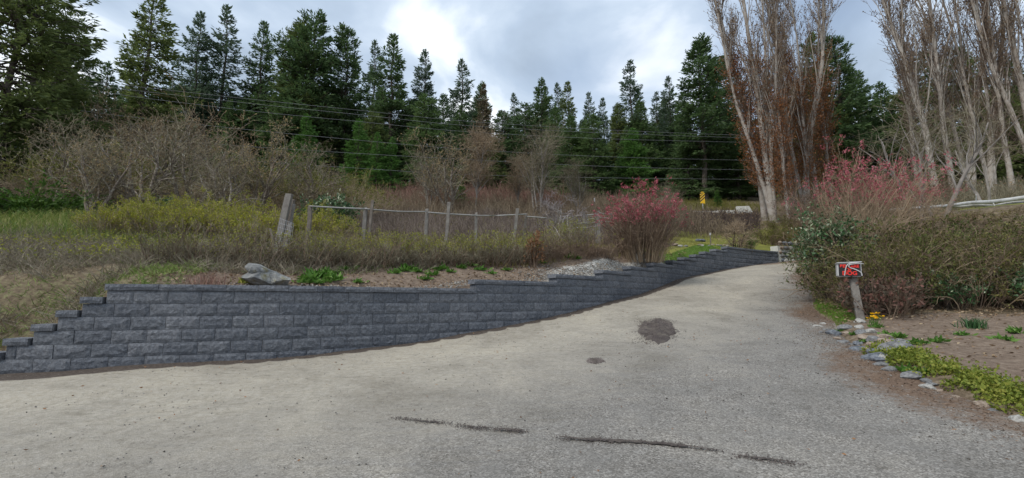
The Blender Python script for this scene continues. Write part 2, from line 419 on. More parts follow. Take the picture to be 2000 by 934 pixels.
def tag(o, label=None, cat=None, group=None, kind=None):
    if label: o["label"] = label
    if cat: o["category"] = cat
    if group: o["group"] = group
    if kind: o["kind"] = kind
    return o
def thing(name, label, cat, loc=(0, 0, 0), rotz=0.0, group=None, scale=None):
    return tag(obj(name, None, None, loc, (0, 0, rotz), scale), label, cat, group)
def dup(src, loc, rotz=0.0, scale=None, label=None, group=None):
    r = src.copy(); COL.objects.link(r)
    r.location = loc; r.rotation_euler = (0, 0, rotz)
    if scale is not None: r.scale = scale if hasattr(scale, '__len__') else (scale,) * 3
    if label: r["label"] = label
    if group: r["group"] = group
    for ch in list(src.children):
        c = ch.copy(); COL.objects.link(c); c.parent = r
        for g in ch.children:
            d = g.copy(); COL.objects.link(d); d.parent = c
    return r
def nrm(a):
    return a / np.maximum(np.linalg.norm(a, axis=-1, keepdims=True), 1e-9)
def tubes(P, R, sides=3):
    """P (B,n,3), R (B,n) -> verts, quads (open tubes)"""
    B, n, _ = P.shape
    T = np.empty_like(P)
    T[:, 1:-1] = P[:, 2:] - P[:, :-2]; T[:, 0] = P[:, 1] - P[:, 0]; T[:, -1] = P[:, -1] - P[:, -2]
    T = nrm(T)
    ref = np.zeros_like(T); ref[..., 0] = 1.0
    near = np.abs(T[..., 0]) > 0.8
    ref[near] = (0, 1, 0)
    U = nrm(np.cross(T, ref)); W = np.cross(T, U)
    a = np.arange(sides) * 2 * math.pi / sides
    V = P[:, :, None, :] + R[:, :, None, None] * (np.cos(a)[None, None, :, None] * U[:, :, None, :] + np.sin(a)[None, None, :, None] * W[:, :, None, :])
    base = (np.arange(B)[:, None, None] * n + np.arange(n - 1)[None, :, None]) * sides
    k = np.arange(sides)[None, None, :]
    k2 = (k + 1) % sides
    Q = np.stack([base + k, base + k2, base + sides + k2, base + sides + k], -1).reshape(-1, 4)
    return V.reshape(-1, 3), Q
def leaves(rng, pos, d, L, W, fold=0.25):
    """diamond leaf quads at pos, pointing along d"""
    N = len(pos)
    d = nrm(d)
    r = nrm(rng.normal(size=(N, 3)))
    s = nrm(np.cross(d, r)); nn = np.cross(d, s)
    L = np.broadcast_to(np.asarray(L, float), (N,))[:, None]; W = np.broadcast_to(np.asarray(W, float), (N,))[:, None]
    V = np.empty((N, 4, 3))
    V[:, 0] = pos
    V[:, 1] = pos + d * L * 0.5 + s * W * 0.5 + nn * W * fold
    V[:, 2] = pos + d * L
    V[:, 3] = pos + d * L * 0.5 - s * W * 0.5 + nn * W * fold
    Q = np.arange(N * 4).reshape(N, 4)
    return V.reshape(-1, 3), Q
def blades(rng, pos, d, L, W):
    """grass blades: triangles"""
    N = len(pos)
    d = nrm(d)
    s = nrm(np.cross(d, rng.normal(size=(N, 3))))
    L = np.broadcast_to(np.asarray(L, float), (N,))[:, None]; W = np.broadcast_to(np.asarray(W, float), (N,))[:, None]
    V = np.empty((N, 5, 3))
    side = nrm(np.stack([rng.normal(size=N), rng.normal(size=N), np.zeros(N)], -1))
    mid = pos + d * L * 0.55
    tip = pos + d * L * 0.85 + side * L * 0.28
    V[:, 0] = pos - s * W * 0.5; V[:, 1] = pos + s * W * 0.5
    V[:, 2] = mid + s * W * 0.35; V[:, 3] = mid - s * W * 0.35; V[:, 4] = tip
    b = np.arange(N)[:, None] * 5
    Q = b + np.array([[0, 1, 2, 3]]); T3 = b + np.array([[3, 2, 4]])
    return V.reshape(-1, 3), Q, T3
def grow(rng, start, d, L, k=5, curl=0.15, up=0.0):
    """polylines (n,k,3) from start along d"""
    n = len(start)
    P = np.empty((n, k, 3)); P[:, 0] = start
    d = nrm(np.array(d, float)); st = (np.broadcast_to(np.asarray(L, float), (n,)) / (k - 1))[:, None]
    for i in range(1, k):
        P[:, i] = P[:, i - 1] + d * st
        d = d + curl * rng.normal(size=(n, 3)); d[:, 2] += up
        d = nrm(d)
    return P
def sprout(rng, P, R, n, tr, L, spread=0.6, up=0.2, k=4, curl=0.2, rs=0.6, rmax=1.0, up2=0.0, taper=0.35, shrink=0.5):
    B, m, _ = P.shape
    i = rng.integers(0, B, n); t = rng.uniform(tr[0], tr[1], n) * (m - 1)
    j = np.minimum(t.astype(int), m - 2); f = (t - j)[:, None]
    s = P[i, j] * (1 - f) + P[i, j + 1] * f
    T = nrm(P[i, j + 1] - P[i, j])
    rr = R[i, j] * (1 - f[:, 0]) + R[i, j + 1] * f[:, 0]
    rd = rng.normal(size=(n, 3)); rd -= (rd * T).sum(1, keepdims=True) * T; rd = nrm(rd)
    d = T * (1 - spread) + rd * spread; d[:, 2] += up
    Ls = L * rng.uniform(0.55, 1.25, n) * (1 - shrink * t / (m - 1))
    C = grow(rng, s, d, Ls, k, curl, up2)
    r0 = np.minimum(rr * rs, rmax)
    RR = r0[:, None] * np.linspace(1, taper, k)[None, :]
    return C, RR
def tips(rng, P, n, tr=(0.3, 1.0)):
    B, m, _ = P.shape
    i = rng.integers(0, B, n); t = rng.uniform(tr[0], tr[1], n) * (m - 1)
    j = np.minimum(t.astype(int), m - 2); f = (t - j)[:, None]
    return P[i, j] * (1 - f) + P[i, j + 1] * f, nrm(P[i, j + 1] - P[i, j])
class Geo:
    def __init__(s): s.V = []; s.Q = []; s.T = []; s.n = 0
    def add(s, V, Q=None, T=None):
        if Q is not None and len(Q): s.Q.append(np.asarray(Q) + s.n)
        if T is not None and len(T): s.T.append(np.asarray(T) + s.n)
        s.V.append(V); s.n += len(V); return s
    def tube(s, P, R, sides=3): return s.add(*tubes(P, R, sides))
    def mesh(s, name, mat, smooth=False):
        fl = []
        if s.Q: fl.append(np.concatenate(s.Q))
        if s.T: fl.append(np.concatenate(s.T))
        return mesh(name, np.concatenate(s.V), fl, mat, smooth)

# ------------------------------------------------------------------ retaining wall plan and terrain heights
C0 = 0.256                                   # cap top of the long level section above eye height
WP = np.array([(-9.0, 7.05), (-7.6, 7.1), (-6.9, 7.17), (-6.2, 7.38), (-4.28, 8.06), (-2.85, 9.0), (-.82, 10.36), (1.05, 11.85), (2.55, 13.42),
               (3.7, 14.88), (4.76, 16.05), (5.86, 17.38), (6.68, 18.46), (7.5, 19.4), (8.3, 20.3), (9.1, 21.12), (9.95, 21.86), (11.6, 23.05), (13.42, 24.1)])
def catmull(P, k=14):
    out = []
    for i in range(len(P) - 1):
        p0 = P[max(i - 1, 0)]; p1 = P[i]; p2 = P[i + 1]; p3 = P[min(i + 2, len(P) - 1)]
        for t in np.linspace(0, 1, k, endpoint=False):
            out.append(0.5 * ((2 * p1) + (-p0 + p2) * t + (2 * p0 - 5 * p1 + 4 * p2 - p3) * t * t + (-p0 + 3 * p1 - 3 * p2 + p3) * t ** 3))
    out.append(P[-1])
    return np.array(out)
WC = catmull(WP)
for _ in range(60):                           # smooth the measured plan
    WC[1:-1] = 0.5 * WC[1:-1] + 0.25 * (WC[2:] + WC[:-2])
WS = np.concatenate([[0], np.cumsum(np.linalg.norm(np.diff(WC, axis=0), axis=1))])
WAZ = np.degrees(np.arctan2(WC[:, 0], WC[:, 1]))
def wall_at(s):
    return np.array([np.interp(s, WS, WC[:, 0]), np.interp(s, WS, WC[:, 1])])
def wall_tan(s):
    a = wall_at(s + 0.2) - wall_at(s - 0.2)
    return a / np.linalg.norm(a)
def wall_s_px(px):                            # station seen in photo column px (near eye height)
    zc = WC[:, 1] * CP + 0.4 * SP
    return float(np.interp(px, 1000 + F * WC[:, 0] / zc, WS))
STEP_PX = {-6: -75, -5: -15, -4: 33, -3: 82, -2: 125, -1: 168, 0: 213, 1: 930, 2: 1088, 3: 1179, 4: 1234, 5: 1280, 6: 1318, 7: 1341, 8: 1364, 9: 1383.5, 10: 1404.5, 11: 1427}
STEP_S = {k: wall_s_px(p) for k, p in STEP_PX.items()}
S_END = WS[-1]
def level_at(s):
    k = -6
    for q in sorted(STEP_S):
        if s >= STEP_S[q] - 1e-6: k = q
    return k
BASE_PX = [(-75, 733), (0, 731), (40, 728), (150, 722.5), (228, 715), (373, 706), (500, 701), (622, 690), (748, 677), (850, 662), (900, 652.5), (996, 635.5), (1093, 614.5),
           (1189, 589.5), (1250, 574), (1320, 547.5), (1375, 535), (1425, 525), (1470, 518), (1523, 512.5)]
def wall_point_px(px, py):
    # intersect the pixel ray with the wall plan
    lo, hi = 0.0, S_END
    d = ray(px, py)
    az = math.degrees(math.atan2(d[0], d[1]))
    s = float(np.interp(az, WAZ, WS))
    p = wall_at(s)
    t = p[1] / d[1]
    return np.array([p[0], p[1], EYE + d[2] * t]), s
base_pts = []; base_s = []
for px, py in BASE_PX:
    p, s = wall_point_px(px, py); base_pts.append(p); base_s.append(s)
def base_z(s):
    return float(np.interp(s, base_s, [p[2] for p in base_pts]))

class TPS:
    def __init__(self, pts, reg=0.02):
        P = np.array(pts, float); self.P = P[:, :2]; n = len(P)
        K = self.k(self.P, self.P) + reg * np.eye(n)
        A = np.zeros((n + 3, n + 3)); A[:n, :n] = K; A[:n, n] = 1; A[:n, n + 1:] = self.P; A[n, :n] = 1; A[n + 1:, :n] = self.P.T
        self.w = np.linalg.solve(A, np.concatenate([P[:, 2], np.zeros(3)]))
    @staticmethod
    def k(a, b):
        r2 = ((a[:, None, :] - b[None, :, :]) ** 2).sum(-1)
        return 0.5 * r2 * np.log(np.maximum(r2, 1e-9))
    def __call__(self, XY):
        XY = np.atleast_2d(np.asarray(XY, float)); out = np.empty(len(XY))
        for i in range(0, len(XY), 20000):
            q = XY[i:i + 20000]
            out[i:i + 20000] = self.k(q, self.P) @ self.w[:-3] + self.w[-3] + q @ self.w[-2:]
        return out
low_pts = [tuple(p) for p in base_pts[::1]] + [(0, 0, 0.0), (0, 4, 0.33), (3, 3, .31), (-4, 3, 0.18), (-10, 3, 0.1), (-16, 6, 0.45), (0, -8, -.35), (-10, -8, -.5), (10, -8, -.1), (4.7, 4.5, .47), (4.8, 6.15, .65),
           (6.1, 9.3, .98), (7.8, 11.0, 1.21), (8.0, 13.2, 1.42), (10.6, 17.2, 2.42), (9.4, 15.2, 1.95), (13.5, 21.5, 3.35), (16, 24.5, 3.75), (20, 26, 4.0), (10, 7, .75), (12, 10, 1.15), (12.5, 12, 1.35), (20, 8, .8), (20, 14, 1.6), (14, 15, 1.9), (15, 4, .45)]
LOW = TPS(low_pts, 0.01)
def low_z(XY):
    XY = np.atleast_2d(np.asarray(XY, float))
    r = np.linalg.norm(XY, axis=1); lim = np.where(XY[:, 1] < 0, 14.0, 30.0)
    q = XY * np.minimum(1, lim / np.maximum(r, 1e-6))[:, None]
    return LOW(q)
up_pts = []
for k in range(-6, 12):
    a = STEP_S[k]; b = STEP_S.get(k + 1, S_END)
    for s in (np.linspace(a, b, max(2, int((b - a) / 1.2) + 1))[:-1] + 0.15 if b - a > 0.6 else [0.5 * (a + b)]):
        t = wall_tan(s); p = wall_at(s) + 0.42 * np.array([-t[1], t[0]])
        up_pts.append((p[0], p[1], EYE + C0 + 0.2 * k - 0.05))
for px, py, Z in [(-220, 640, 7.6), (-150, 560, 8.6), (20, 600, 8.0), (100, 560, 8.5), (0, 525, 9.3), (200, 522, 9.2), (300, 515, 10.3), (500, 520, 10.5), (600, 520, 11.0), (700, 519, 11.5), (900, 515, 12.9), (1000, 512, 13.7),
                  (1180, 497, 15.5), (1260, 502, 16.5), (1330, 493, 19), (1380, 481, 22.5), (1380, 461, 28), (1300, 462, 27), (1430, 466, 27), (1500, 478, 26.5), (1560, 484, 27), (1230, 470, 24),
                  (700, 482, 15), (900, 477, 17.5), (1100, 472, 20), (500, 480, 14), (700, 430, 25), (900, 430, 27), (1100, 430, 29), (1200, 432, 31), (1373, 410, 38.5), (1460, 417, 37), (1420, 440, 32),
                  (1100, 405, 40), (900, 401, 40), (700, 398, 38), (1300, 411, 38), (300, 450, 15), (300, 412, 21), (100, 470, 12.5), (100, 425, 19), (-200, 440, 14), (50, 402, 24), (-300, 420, 22), (500, 415, 23),
                  (900, 388, 55), (1300, 386, 55), (500, 380, 50), (200, 380, 42), (0, 375, 40), (900, 378, 80), (200, 365, 80), (1500, 380, 70), (1800, 378, 60), (-400, 375, 60), (2300, 385, 50),
                  (1510, 434, 31), (1600, 436, 31.5), (1700, 420, 26), (1750, 428, 17.2), (1870, 412, 17.2), (2000, 398, 17.2), (2250, 410, 17), (1800, 398, 26), (1950, 390, 28), (1650, 470, 20)]:
    up_pts.append(tuple(atZ(px, py, Z)))
UP = TPS(up_pts, 0.02)
def up_z(XY):
    XY = np.atleast_2d(np.asarray(XY, float))
    r = np.linalg.norm(XY, axis=1)
    q = XY * np.minimum(1, 78 / np.maximum(r, 1e-6))[:, None]
    return UP(q) + np.maximum(0, r - 78) * 0.10
def UZ(x, y): return float(up_z([(x, y)])[0])
def LZ(x, y): return float(low_z([(x, y)])[0])
# boundary between the driveway sheet and the hillside: azimuth -> distance
_t = np.gradient(WC, axis=0); _t /= np.linalg.norm(_t, axis=1)[:, None]
WB = WC + 0.24 * np.stack([-_t[:, 1], _t[:, 0]], -1)          # back of the blocks
wr = np.linalg.norm(WB, axis=1); WBAZ = np.degrees(np.arctan2(WB[:, 0], WB[:, 1]))
B_AZ = np.concatenate([[-180, -120, -100, -80, -60], WBAZ[WBAZ > -51.5], [30.6, 31.8, 33.2, 34.5, 37, 43, 50, 60, 75, 100, 120, 180]])
B_R = np.concatenate([[220, 220, 90, 30, 13.0], wr[WBAZ > -51.5], [29.6, 29.8, 24.0, 19.0, 18.5, 19.0, 20.5, 24, 34, 90, 220, 220]])
def bound_r(az): return np.interp(az, B_AZ, B_R)

YE = np.array([(-9, 5.2), (-2, 4.85), (2, 4.7), (4.5, 4.72), (6.15, 4.95), (7.6, 5.4), (9.3, 6.2), (10.5, 6.9), (11.6, 7.35), (13.2, 8.15), (15, 9.25), (17.2, 10.7), (19.5, 12.3)])   # (y, x) of the driveway's planted edge
def edge_x(y): return np.interp(y, YE[:, 0], YE[:, 1])
def edge_n(y):
    return np.array([0.045 * noise.noise(Vector((float(v) * 1.3, 0, 0))) + 0.03 * noise.noise(Vector((float(v) * 5, 3, 0))) for v in np.atleast_1d(y)])
def yard_z(x, y):
    x = np.atleast_1d(np.asarray(x, float)); y = np.atleast_1d(np.asarray(y, float))
    d = x - edge_x(y)
    return low_z(np.stack([x, y], -1)) - 0.02 + 0.13 * np.clip(d / 0.35, 0, 1) ** 0.7 + 0.05 * np.clip((d - 0.5) / 2, 0, 1)
def YZ(x, y): return float(yard_z([x], [y])[0])
def nz2(X, Y, s, amp, seed=0.0):
    return np.array([amp * noise.fractal(Vector((float(a) * s, float(b) * s, seed)), 1.0, 2.0, 4) for a, b in zip(X, Y)])

def grid_faces(nr, nc):
    i = np.arange(nr - 1)[:, None] * nc + np.arange(nc - 1)[None, :]
    return np.stack([i, i + 1, i + nc + 1, i + nc], -1).reshape(-1, 4)
def set_zone(me, Z4):
    a = me.attributes.new('zone', 'FLOAT_COLOR', 'POINT')
    a.data.foreach_set('color', np.asarray(Z4, np.float32).ravel())
def sstep(a, b, x): 
    t = np.clip((x - a) / (b - a), 0, 1); return t * t * (3 - 2 * t)

# ---- driveway sheet
az = np.concatenate([np.linspace(-180, -56, 32), np.arange(-55.5, 55.5, 0.25), np.linspace(56, 180, 32)])
kr = np.concatenate([[0.0, 0.03], np.linspace(0.06, 1, 190) ** 1.0])
R_b = bound_r(az)
def rad_for(k, rb):   # denser close by
    return np.where(k <= 0.8, (k / 0.8) * np.minimum(rb, 26) * 0.999, np.minimum(rb, 26) + (k - 0.8) / 0.2 * (rb - np.minimum(rb, 26)))
RR_ = np.stack([rad_for(k, R_b) for k in kr])
X = RR_ * np.sin(np.radians(az))[None]; Y = RR_ * np.cos(np.radians(az))[None]
XY = np.stack([X.ravel(), Y.ravel()], -1)
Zl = low_z(XY)
inner = (np.abs(XY[:, 0]) < 30) & (np.abs(XY[:, 1]) < 32)
ii = np.where(inner)[0]
Zl[ii] += nz2(XY[ii, 0], XY[ii, 1], 0.7, 0.016) + nz2(XY[ii, 0], XY[ii, 1], 4.0, 0.0035, 5.)
# zones: R dust, G brown debris, B dark soil
dwall = np.full(len(XY), 99.0)
for k in range(0, len(WC), 3):
    dwall = np.minimum(dwall, np.hypot(XY[:, 0] - WC[k, 0], XY[:, 1] - WC[k, 1]))
dx = XY[:, 0] - edge_x(XY[:, 1])
dust = 1 - np.clip((dwall - 1.2 + 0.4 * np.sin(XY[:, 0] * 0.7)) / 5.0, 0, 1)
dust = np.maximum(dust, 0.9 * (1 - sstep(2.4, 5.5, dwall)) * sstep(9, 12, XY[:, 1]))
dust = np.maximum(dust, 0.62 * sstep(13, 18, XY[:, 1]))
dust *= 1 - 0.55 * sstep(-2.6, -0.4, dx) * (1 - sstep(17, 21, XY[:, 1]))
dust = np.where(XY[:, 1] < 3, dust * 0.5, dust)
deb = sstep(-1.7, -0.15, dx) * 0.74
deb *= (0.75 + 0.5 * np.sin(XY[:, 1] * 1.1 + 1.0) * 0.5)
soilw = 1 - sstep(0.20, 0.42, dwall + 0.02 * np.sin(XY[:, 0] * 3.1) - 0.16 * sstep(-4.5, -6.5, XY[:, 0]))
me = mesh('driveway', np.stack([XY[:, 0], XY[:, 1], Zl], -1), [grid_faces(len(kr), len(az))[:, ::-1]], M['drive'], True)
set_zone(me, np.stack([dust, deb, soilw, np.ones_like(dust)], -1))
driveway = tag(obj('driveway', me), 'worn grey asphalt driveway dusted with beige silt climbing past the block wall', kind='structure')

# ---- hillside sheet (with a skirt down behind the wall)
az = np.concatenate([np.linspace(-120, -56, 30), np.arange(-55.5, 60, 0.3), np.linspace(61, 120, 30)])
R_b = bound_r(az)
fr = np.concatenate([[0], np.geomspace(0.15, 380, 150)])
RR_ = np.stack([R_b + f_ for f_ in fr])
X = RR_ * np.sin(np.radians(az))[None]; Y = RR_ * np.cos(np.radians(az))[None]
XY = np.stack([X.ravel(), Y.ravel()], -1)
Zu = up_z(XY)
# follow the stepped cap right behind the wall
s_near = np.interp(az, WAZ, WS)
inwall = (az > WAZ[0]) & (az < WAZ[-1])
capz = np.array([EYE + C0 + 0.2 * level_at(s) - 0.06 for s in s_near])
Zg = Zu.reshape(len(fr), len(az))
for r_i, f_ in enumerate(fr):
    w_ = np.clip(1 - f_ / 0.9, 0, 1)
    Zg[r_i] = np.where(inwall, Zg[r_i] * (1 - w_) + np.minimum(capz, Zg[r_i] + 0.3) * w_, Zg[r_i])
Zg = Zg.ravel()
near = np.where((np.hypot(XY[:, 0], XY[:, 1]) < 60))[0]
rb_ = np.tile(fr[:, None], (1, len(az))).ravel()
Zg[near] += (nz2(XY[near, 0], XY[near, 1], 0.5, 0.05) + nz2(XY[near, 0], XY[near, 1], 2.5, 0.02, 3.)) * np.clip(rb_[near] / 1.0, 0, 1)
zone = np.zeros((len(XY), 4))
g_ = np.clip(rb_ / 1.5, 0, 1)
dd = rb_
x, y = XY[:, 0], XY[:, 1]
field = sstep(2.5, 4.0, dd) * (1 - sstep(30, 36, y))
zone[:, 0] = np.clip(field * (0.75 + 0.2 * np.sin(x * .5)), 0, 1)
zone[:, 0] = np.maximum(zone[:, 0] * (0.45 + 0.55 * sstep(-9, -5, x)), 0) * (1 - sstep(17.5, 20, y - 0.25 * x))
zone[:, 0] = np.maximum(zone[:, 0], sstep(4.5, 7, x) * sstep(17.5, 20, y) * (1 - sstep(29, 31, y)))
dirt = (1 - sstep(2.0, 3.2, dd)) * sstep(-7, -5.5, x) * (1 - sstep(3.5, 6, x))
zone[:, 1] = dirt * 0.75
grv = (1 - sstep(0.7, 1.7, dd)) * sstep(0.2, 1.6, x) * (1 - sstep(5.2, 6.4, x)) + 0.55 * (1 - sstep(0.2, 0.5, dd)) * sstep(-5, -3, x) * (1 - sstep(0, 2, x))
zone[:, 2] = np.clip(grv, 0, 1)
zone[:, 3] = sstep(5.4, 6.6, x) * (1 - sstep(2.6, 3.6, dd)) * (1 - sstep(9, 10, x)) * sstep(0.05, 0.3, dd)
zone[:, 3] = np.maximum(zone[:, 3], 0.36 * (1 - sstep(-5.9, -5.2, x)) * (1 - sstep(1.6, 2.6, dd)))
V = np.stack([x, y, Zg], -1)
na = len(az)
skirt = V[:na].copy(); skirt[:, 2] = np.minimum(low_z(skirt[:, :2]) - 0.4, skirt[:, 2] - 0.3)
Vs = np.concatenate([skirt, V]); zs = np.concatenate([zone[:na], zone])
me = mesh('hillside', Vs, [grid_faces(len(fr) + 1, na)[:, ::-1]], M['ground'], True)
set_zone(me, zs)
hill = tag(obj('hillside_ground', me), 'rough sloping ground above the retaining wall rising to the forest', kind='structure')

# ---- planted yard on the other side of the driveway
ys = np.concatenate([np.linspace(-8, 2, 20), np.arange(2.1, 19.5, 0.09)])
xs = np.concatenate([[0], np.geomspace(0.03, 16, 90)])
Yg = np.tile(ys[None], (len(xs), 1)); en = edge_n(ys)
Xg = edge_x(ys)[None] + en[None] * np.exp(-xs[:, None] * 2) + xs[:, None]
yz = yard_z(Xg.ravel(), Yg.ravel())
yz += (nz2(Xg.ravel(), Yg.ravel(), 1.1, 0.04, 9.) + nz2(Xg.ravel(), Yg.ravel(), 5, 0.012, 7.)) * np.clip(np.tile(xs[:, None], (1, len(ys))).ravel() / 0.3, 0, 1)
zone = np.zeros((yz.size, 4))
xx, yy = Xg.ravel(), Yg.ravel(); dxx = xx - edge_x(yy)
zone[:, 1] = 0.95
zone[:, 1] -= 0.5 * (1 - sstep(0.2, 0.9, dxx)) 
zone[:, 1] -= 0.7 * sstep(9.8, 10.8, yy)
zone[:, 3] = 0.9 * sstep(10.1, 10.8, yy) * (1 - sstep(13.5, 14.5, yy)) * (1 - sstep(0.7, 1.2, dxx)) * sstep(0.05, .15, dxx)
me = mesh('yard', np.stack([xx, yy, yz], -1), [grid_faces(len(xs), len(ys))], M['ground'], True)
set_zone(me, zone)
yard = tag(obj('yard_ground', me), 'bare brown soil bed beside the driveway in front of the hedge', kind='structure')

def hit(px, py, zf):
    """where the pixel's ray meets the ground given by zf(x, y)"""
    d = ray(px, py); lo = 1.5
    prev = lo
    for t in np.geomspace(1.5, 120, 500):
        p = d * t
        if EYE + p[2] < zf(p[0], p[1]):
            a, b = prev, t
            for _ in range(20):
                m_ = (a + b) / 2; p = d * m_
                if EYE + p[2] < zf(p[0], p[1]): b = m_
                else: a = m_
            p = d * b
            return np.array([p[0], p[1], EYE + p[2]])
        prev = t
    return None

# ------------------------------------------------------------------ retaining wall: one block, one object
rng = np.random.default_rng(7)
BL, BH = 0.457, 0.2
def block_mesh(name, L, H, D, seed, rough=0.008, cham=0.007, nx=8, nz=4):
    r = random.Random(seed)
    V = []; Fc = []
    for j in range(nz + 1):
        for i in range(nx + 1):
            bx = i in (0, nx); bz = j in (0, nz)
            xq = L * i / nx; zq = H * j / nz
            if bx or bz:
                yq = cham + r.uniform(-0.002, 0.004)
            else:
                yq = -rough * 0.5 + r.uniform(-rough, rough * 0.5)
                xq += r.uniform(-.012, .012); zq += r.uniform(-.008, .008)
            V.append((xq, yq, zq))
    w = nx + 1
    for j in range(nz):
        for i in range(nx):
            a = j * w + i
            q = (a, a + 1, a + 1 + w, a + w)
            if r.random() < .5: Fc += [(q[0], q[1], q[2]), (q[0], q[2], q[3])]
            else: Fc += [(q[0], q[1], q[3]), (q[1], q[2], q[3])]
    n0 = len(V)
    V += [(0.02, D, 0), (L - 0.02, D, 0), (L - 0.02, D, H), (0.02, D, H)]
    Fc.append(tuple(range(w - 1, -1, -1)) + (n0, n0 + 1))
    Fc.append(tuple(nz * w + i for i in range(w)) + (n0 + 2, n0 + 3))
    Fc.append(tuple(j * w for j in range(nz + 1)) + (n0 + 3, n0))
    Fc.append(tuple(j * w + nx for j in range(nz, -1, -1)) + (n0 + 1, n0 + 2))
    Fc.append((n0 + 1, n0, n0 + 3, n0 + 2))
    return pymesh(name, V, Fc, M['block'])
BM = [block_mesh('block', BL - 0.005, BH - 0.003, 0.28, 10 + i) for i in range(6)]
CM = [block_mesh('cap_block', BL - 0.004, 0.098, 0.30, 40 + i, 0.008, 0.006, 7, 2) for i in range(5)]
wroot_p = wall_at(STEP_S[0])
wall = thing('retaining_wall', 'stepped retaining wall of charcoal split-face concrete blocks along the driveway', 'wall', (wroot_p[0], wroot_p[1], base_z(STEP_S[0])))
WL = np.array(wall.location)
bi = 0
def put_block(me_list, name, s0, L, z, off, full):
    global bi
    sm = s0 + L / 2
    t = wall_tan(sm)
    nrmv = np.array([-t[1], t[0]])
    p = wall_at(sm) - t * L / 2 + nrmv * off
    me_ = me_list[(bi * 7 + int(z * 13)) % len(me_list)]; bi += 1
    jit = 0.004 * math.sin(bi * 12.9898)
    o = obj(name, me_, wall, (p[0] - WL[0] + nrmv[0] * jit, p[1] - WL[1] + nrmv[1] * jit, z - WL[2] + 0.0012 * math.sin(bi * 3.3)), (0, 0, math.atan2(t[1], t[0]) + 0.006 * math.sin(bi * 5.1)), (L / full, 1, 1))
    return o
starts = {}
for m_ in range(-9, 12):
    s0 = STEP_S.get(m_, STEP_S[-6]) if m_ >= -6 else STEP_S[-6]
    z1 = EYE + C0 - 0.1 + 0.2 * m_; z0 = z1 - 0.2
    off = 0.005 * m_
    ph = 0.5 * (m_ % 2)
    # joints on a running bond grid; the first block is cut to meet the step
    g = (math.ceil((s0 + 0.13) / BL - ph) + ph) * BL
    cuts = [s0]
    while g < S_END - 0.1:
        cuts.append(g); g += BL
    cuts.append(S_END)
    for a, b in zip(cuts[:-1], cuts[1:]):
        if z1 < min(base_z(a), base_z(b)) + 0.004: continue
        put_block(BM, 'block', a, b - a, z0, off, BL)
for k in range(-6, 12):
    a = STEP_S[k] - (0.05 if k > 0 else 0.03); b = STEP_S[k + 1] + (0.0 if k > -1 else -0.035) if k < 11 else S_END + 0.02
    z = EYE + C0 - 0.1 + 0.2 * k + 0.001
    off = 0.005 * k - 0.03
    n = max(1, round((b - a) / BL)); first = 0.5 if n > 3 else 1
    cuts = [a]
    L = (b - a) / (n - 1 + first)
    cuts.append(a + L * first)
    while len(cuts) < n + 1: cuts.append(cuts[-1] + L)
    for c0, c1 in zip(cuts[:-1], cuts[1:]):
        put_block(CM, 'cap_block', c0, c1 - c0, z, off, BL)

# ------------------------------------------------------------------ stones
def stone_mesh(name, seed, mat, size=(1, 1, 1), sub=3, planes=9, rough=0.12):
    r = np.random.default_rng(seed)
    # subdivided cube on a sphere
    V = []; Fc = []; idx = {}
    n = 2 + sub
    def vid(p):
        k = tuple(np.round(p, 5))
        if k not in idx: idx[k] = len(V); V.append(p)
        return idx[k]
    for ax in range(3):
        for sg in (-1, 1):
            for i in range(n):
                for j in range(n):
                    q = []
                    for a, b in ((i, j), (i + 1, j), (i + 1, j + 1), (i, j + 1)):
                        p = np.zeros(3); p[ax] = sg; p[(ax + 1) % 3] = 2 * a / n - 1; p[(ax + 2) % 3] = 2 * b / n - 1
                        q.append(vid(p))
                    Fc.append(q if sg > 0 else q[::-1])
    V = np.array(V); V /= np.linalg.norm(V, axis=1)[:, None] ** 0.75
    for _ in range(planes):
        d = r.normal(size=3); d /= np.linalg.norm(d); lim = r.uniform(0.62, 0.85)
        e = V @ d - lim
        V -= np.where(e > 0, e, 0)[:, None] * d
    V += r.normal(size=V.shape) * rough * 0.12
    V *= np.array(size) * 0.5
    return pymesh(name, V, Fc, mat, False)

# boulder on the wall top
def boulder():
    p = atZ(515, 556, 8.75)
    z = UZ(p[0], p[1])
    t = thing('boulder', 'big mossy grey boulder sitting just behind the wall cap', 'boulder', (p[0], p[1], z - 0.04), 0.35)
    r = np.random.default_rng(3)
    me_ = stone_mesh('boulder_body', 21, M['boulder'], (0.66, 0.55, 0.40), 7, 12, 0.12)
    obj('rock_mass', me_, t, (-0.04, 0, 0.14), (0, 0.12, 0))
    me2 = stone_mesh('boulder_slab', 25, M['boulder'], (0.46, 0.44, 0.22), 6, 10, 0.12)
    obj('slab', me2, t, (-0.10, 0.02, 0.30), (0.1, 0.22, 0.4))
    me3 = stone_mesh('boulder_side', 29, M['boulder'], (0.42, 0.44, 0.26), 6, 10, 0.12)
    obj('side_lump', me3, t, (0.25, -0.05, 0.14), (0.1, 0.25, 0.2))
boulder()

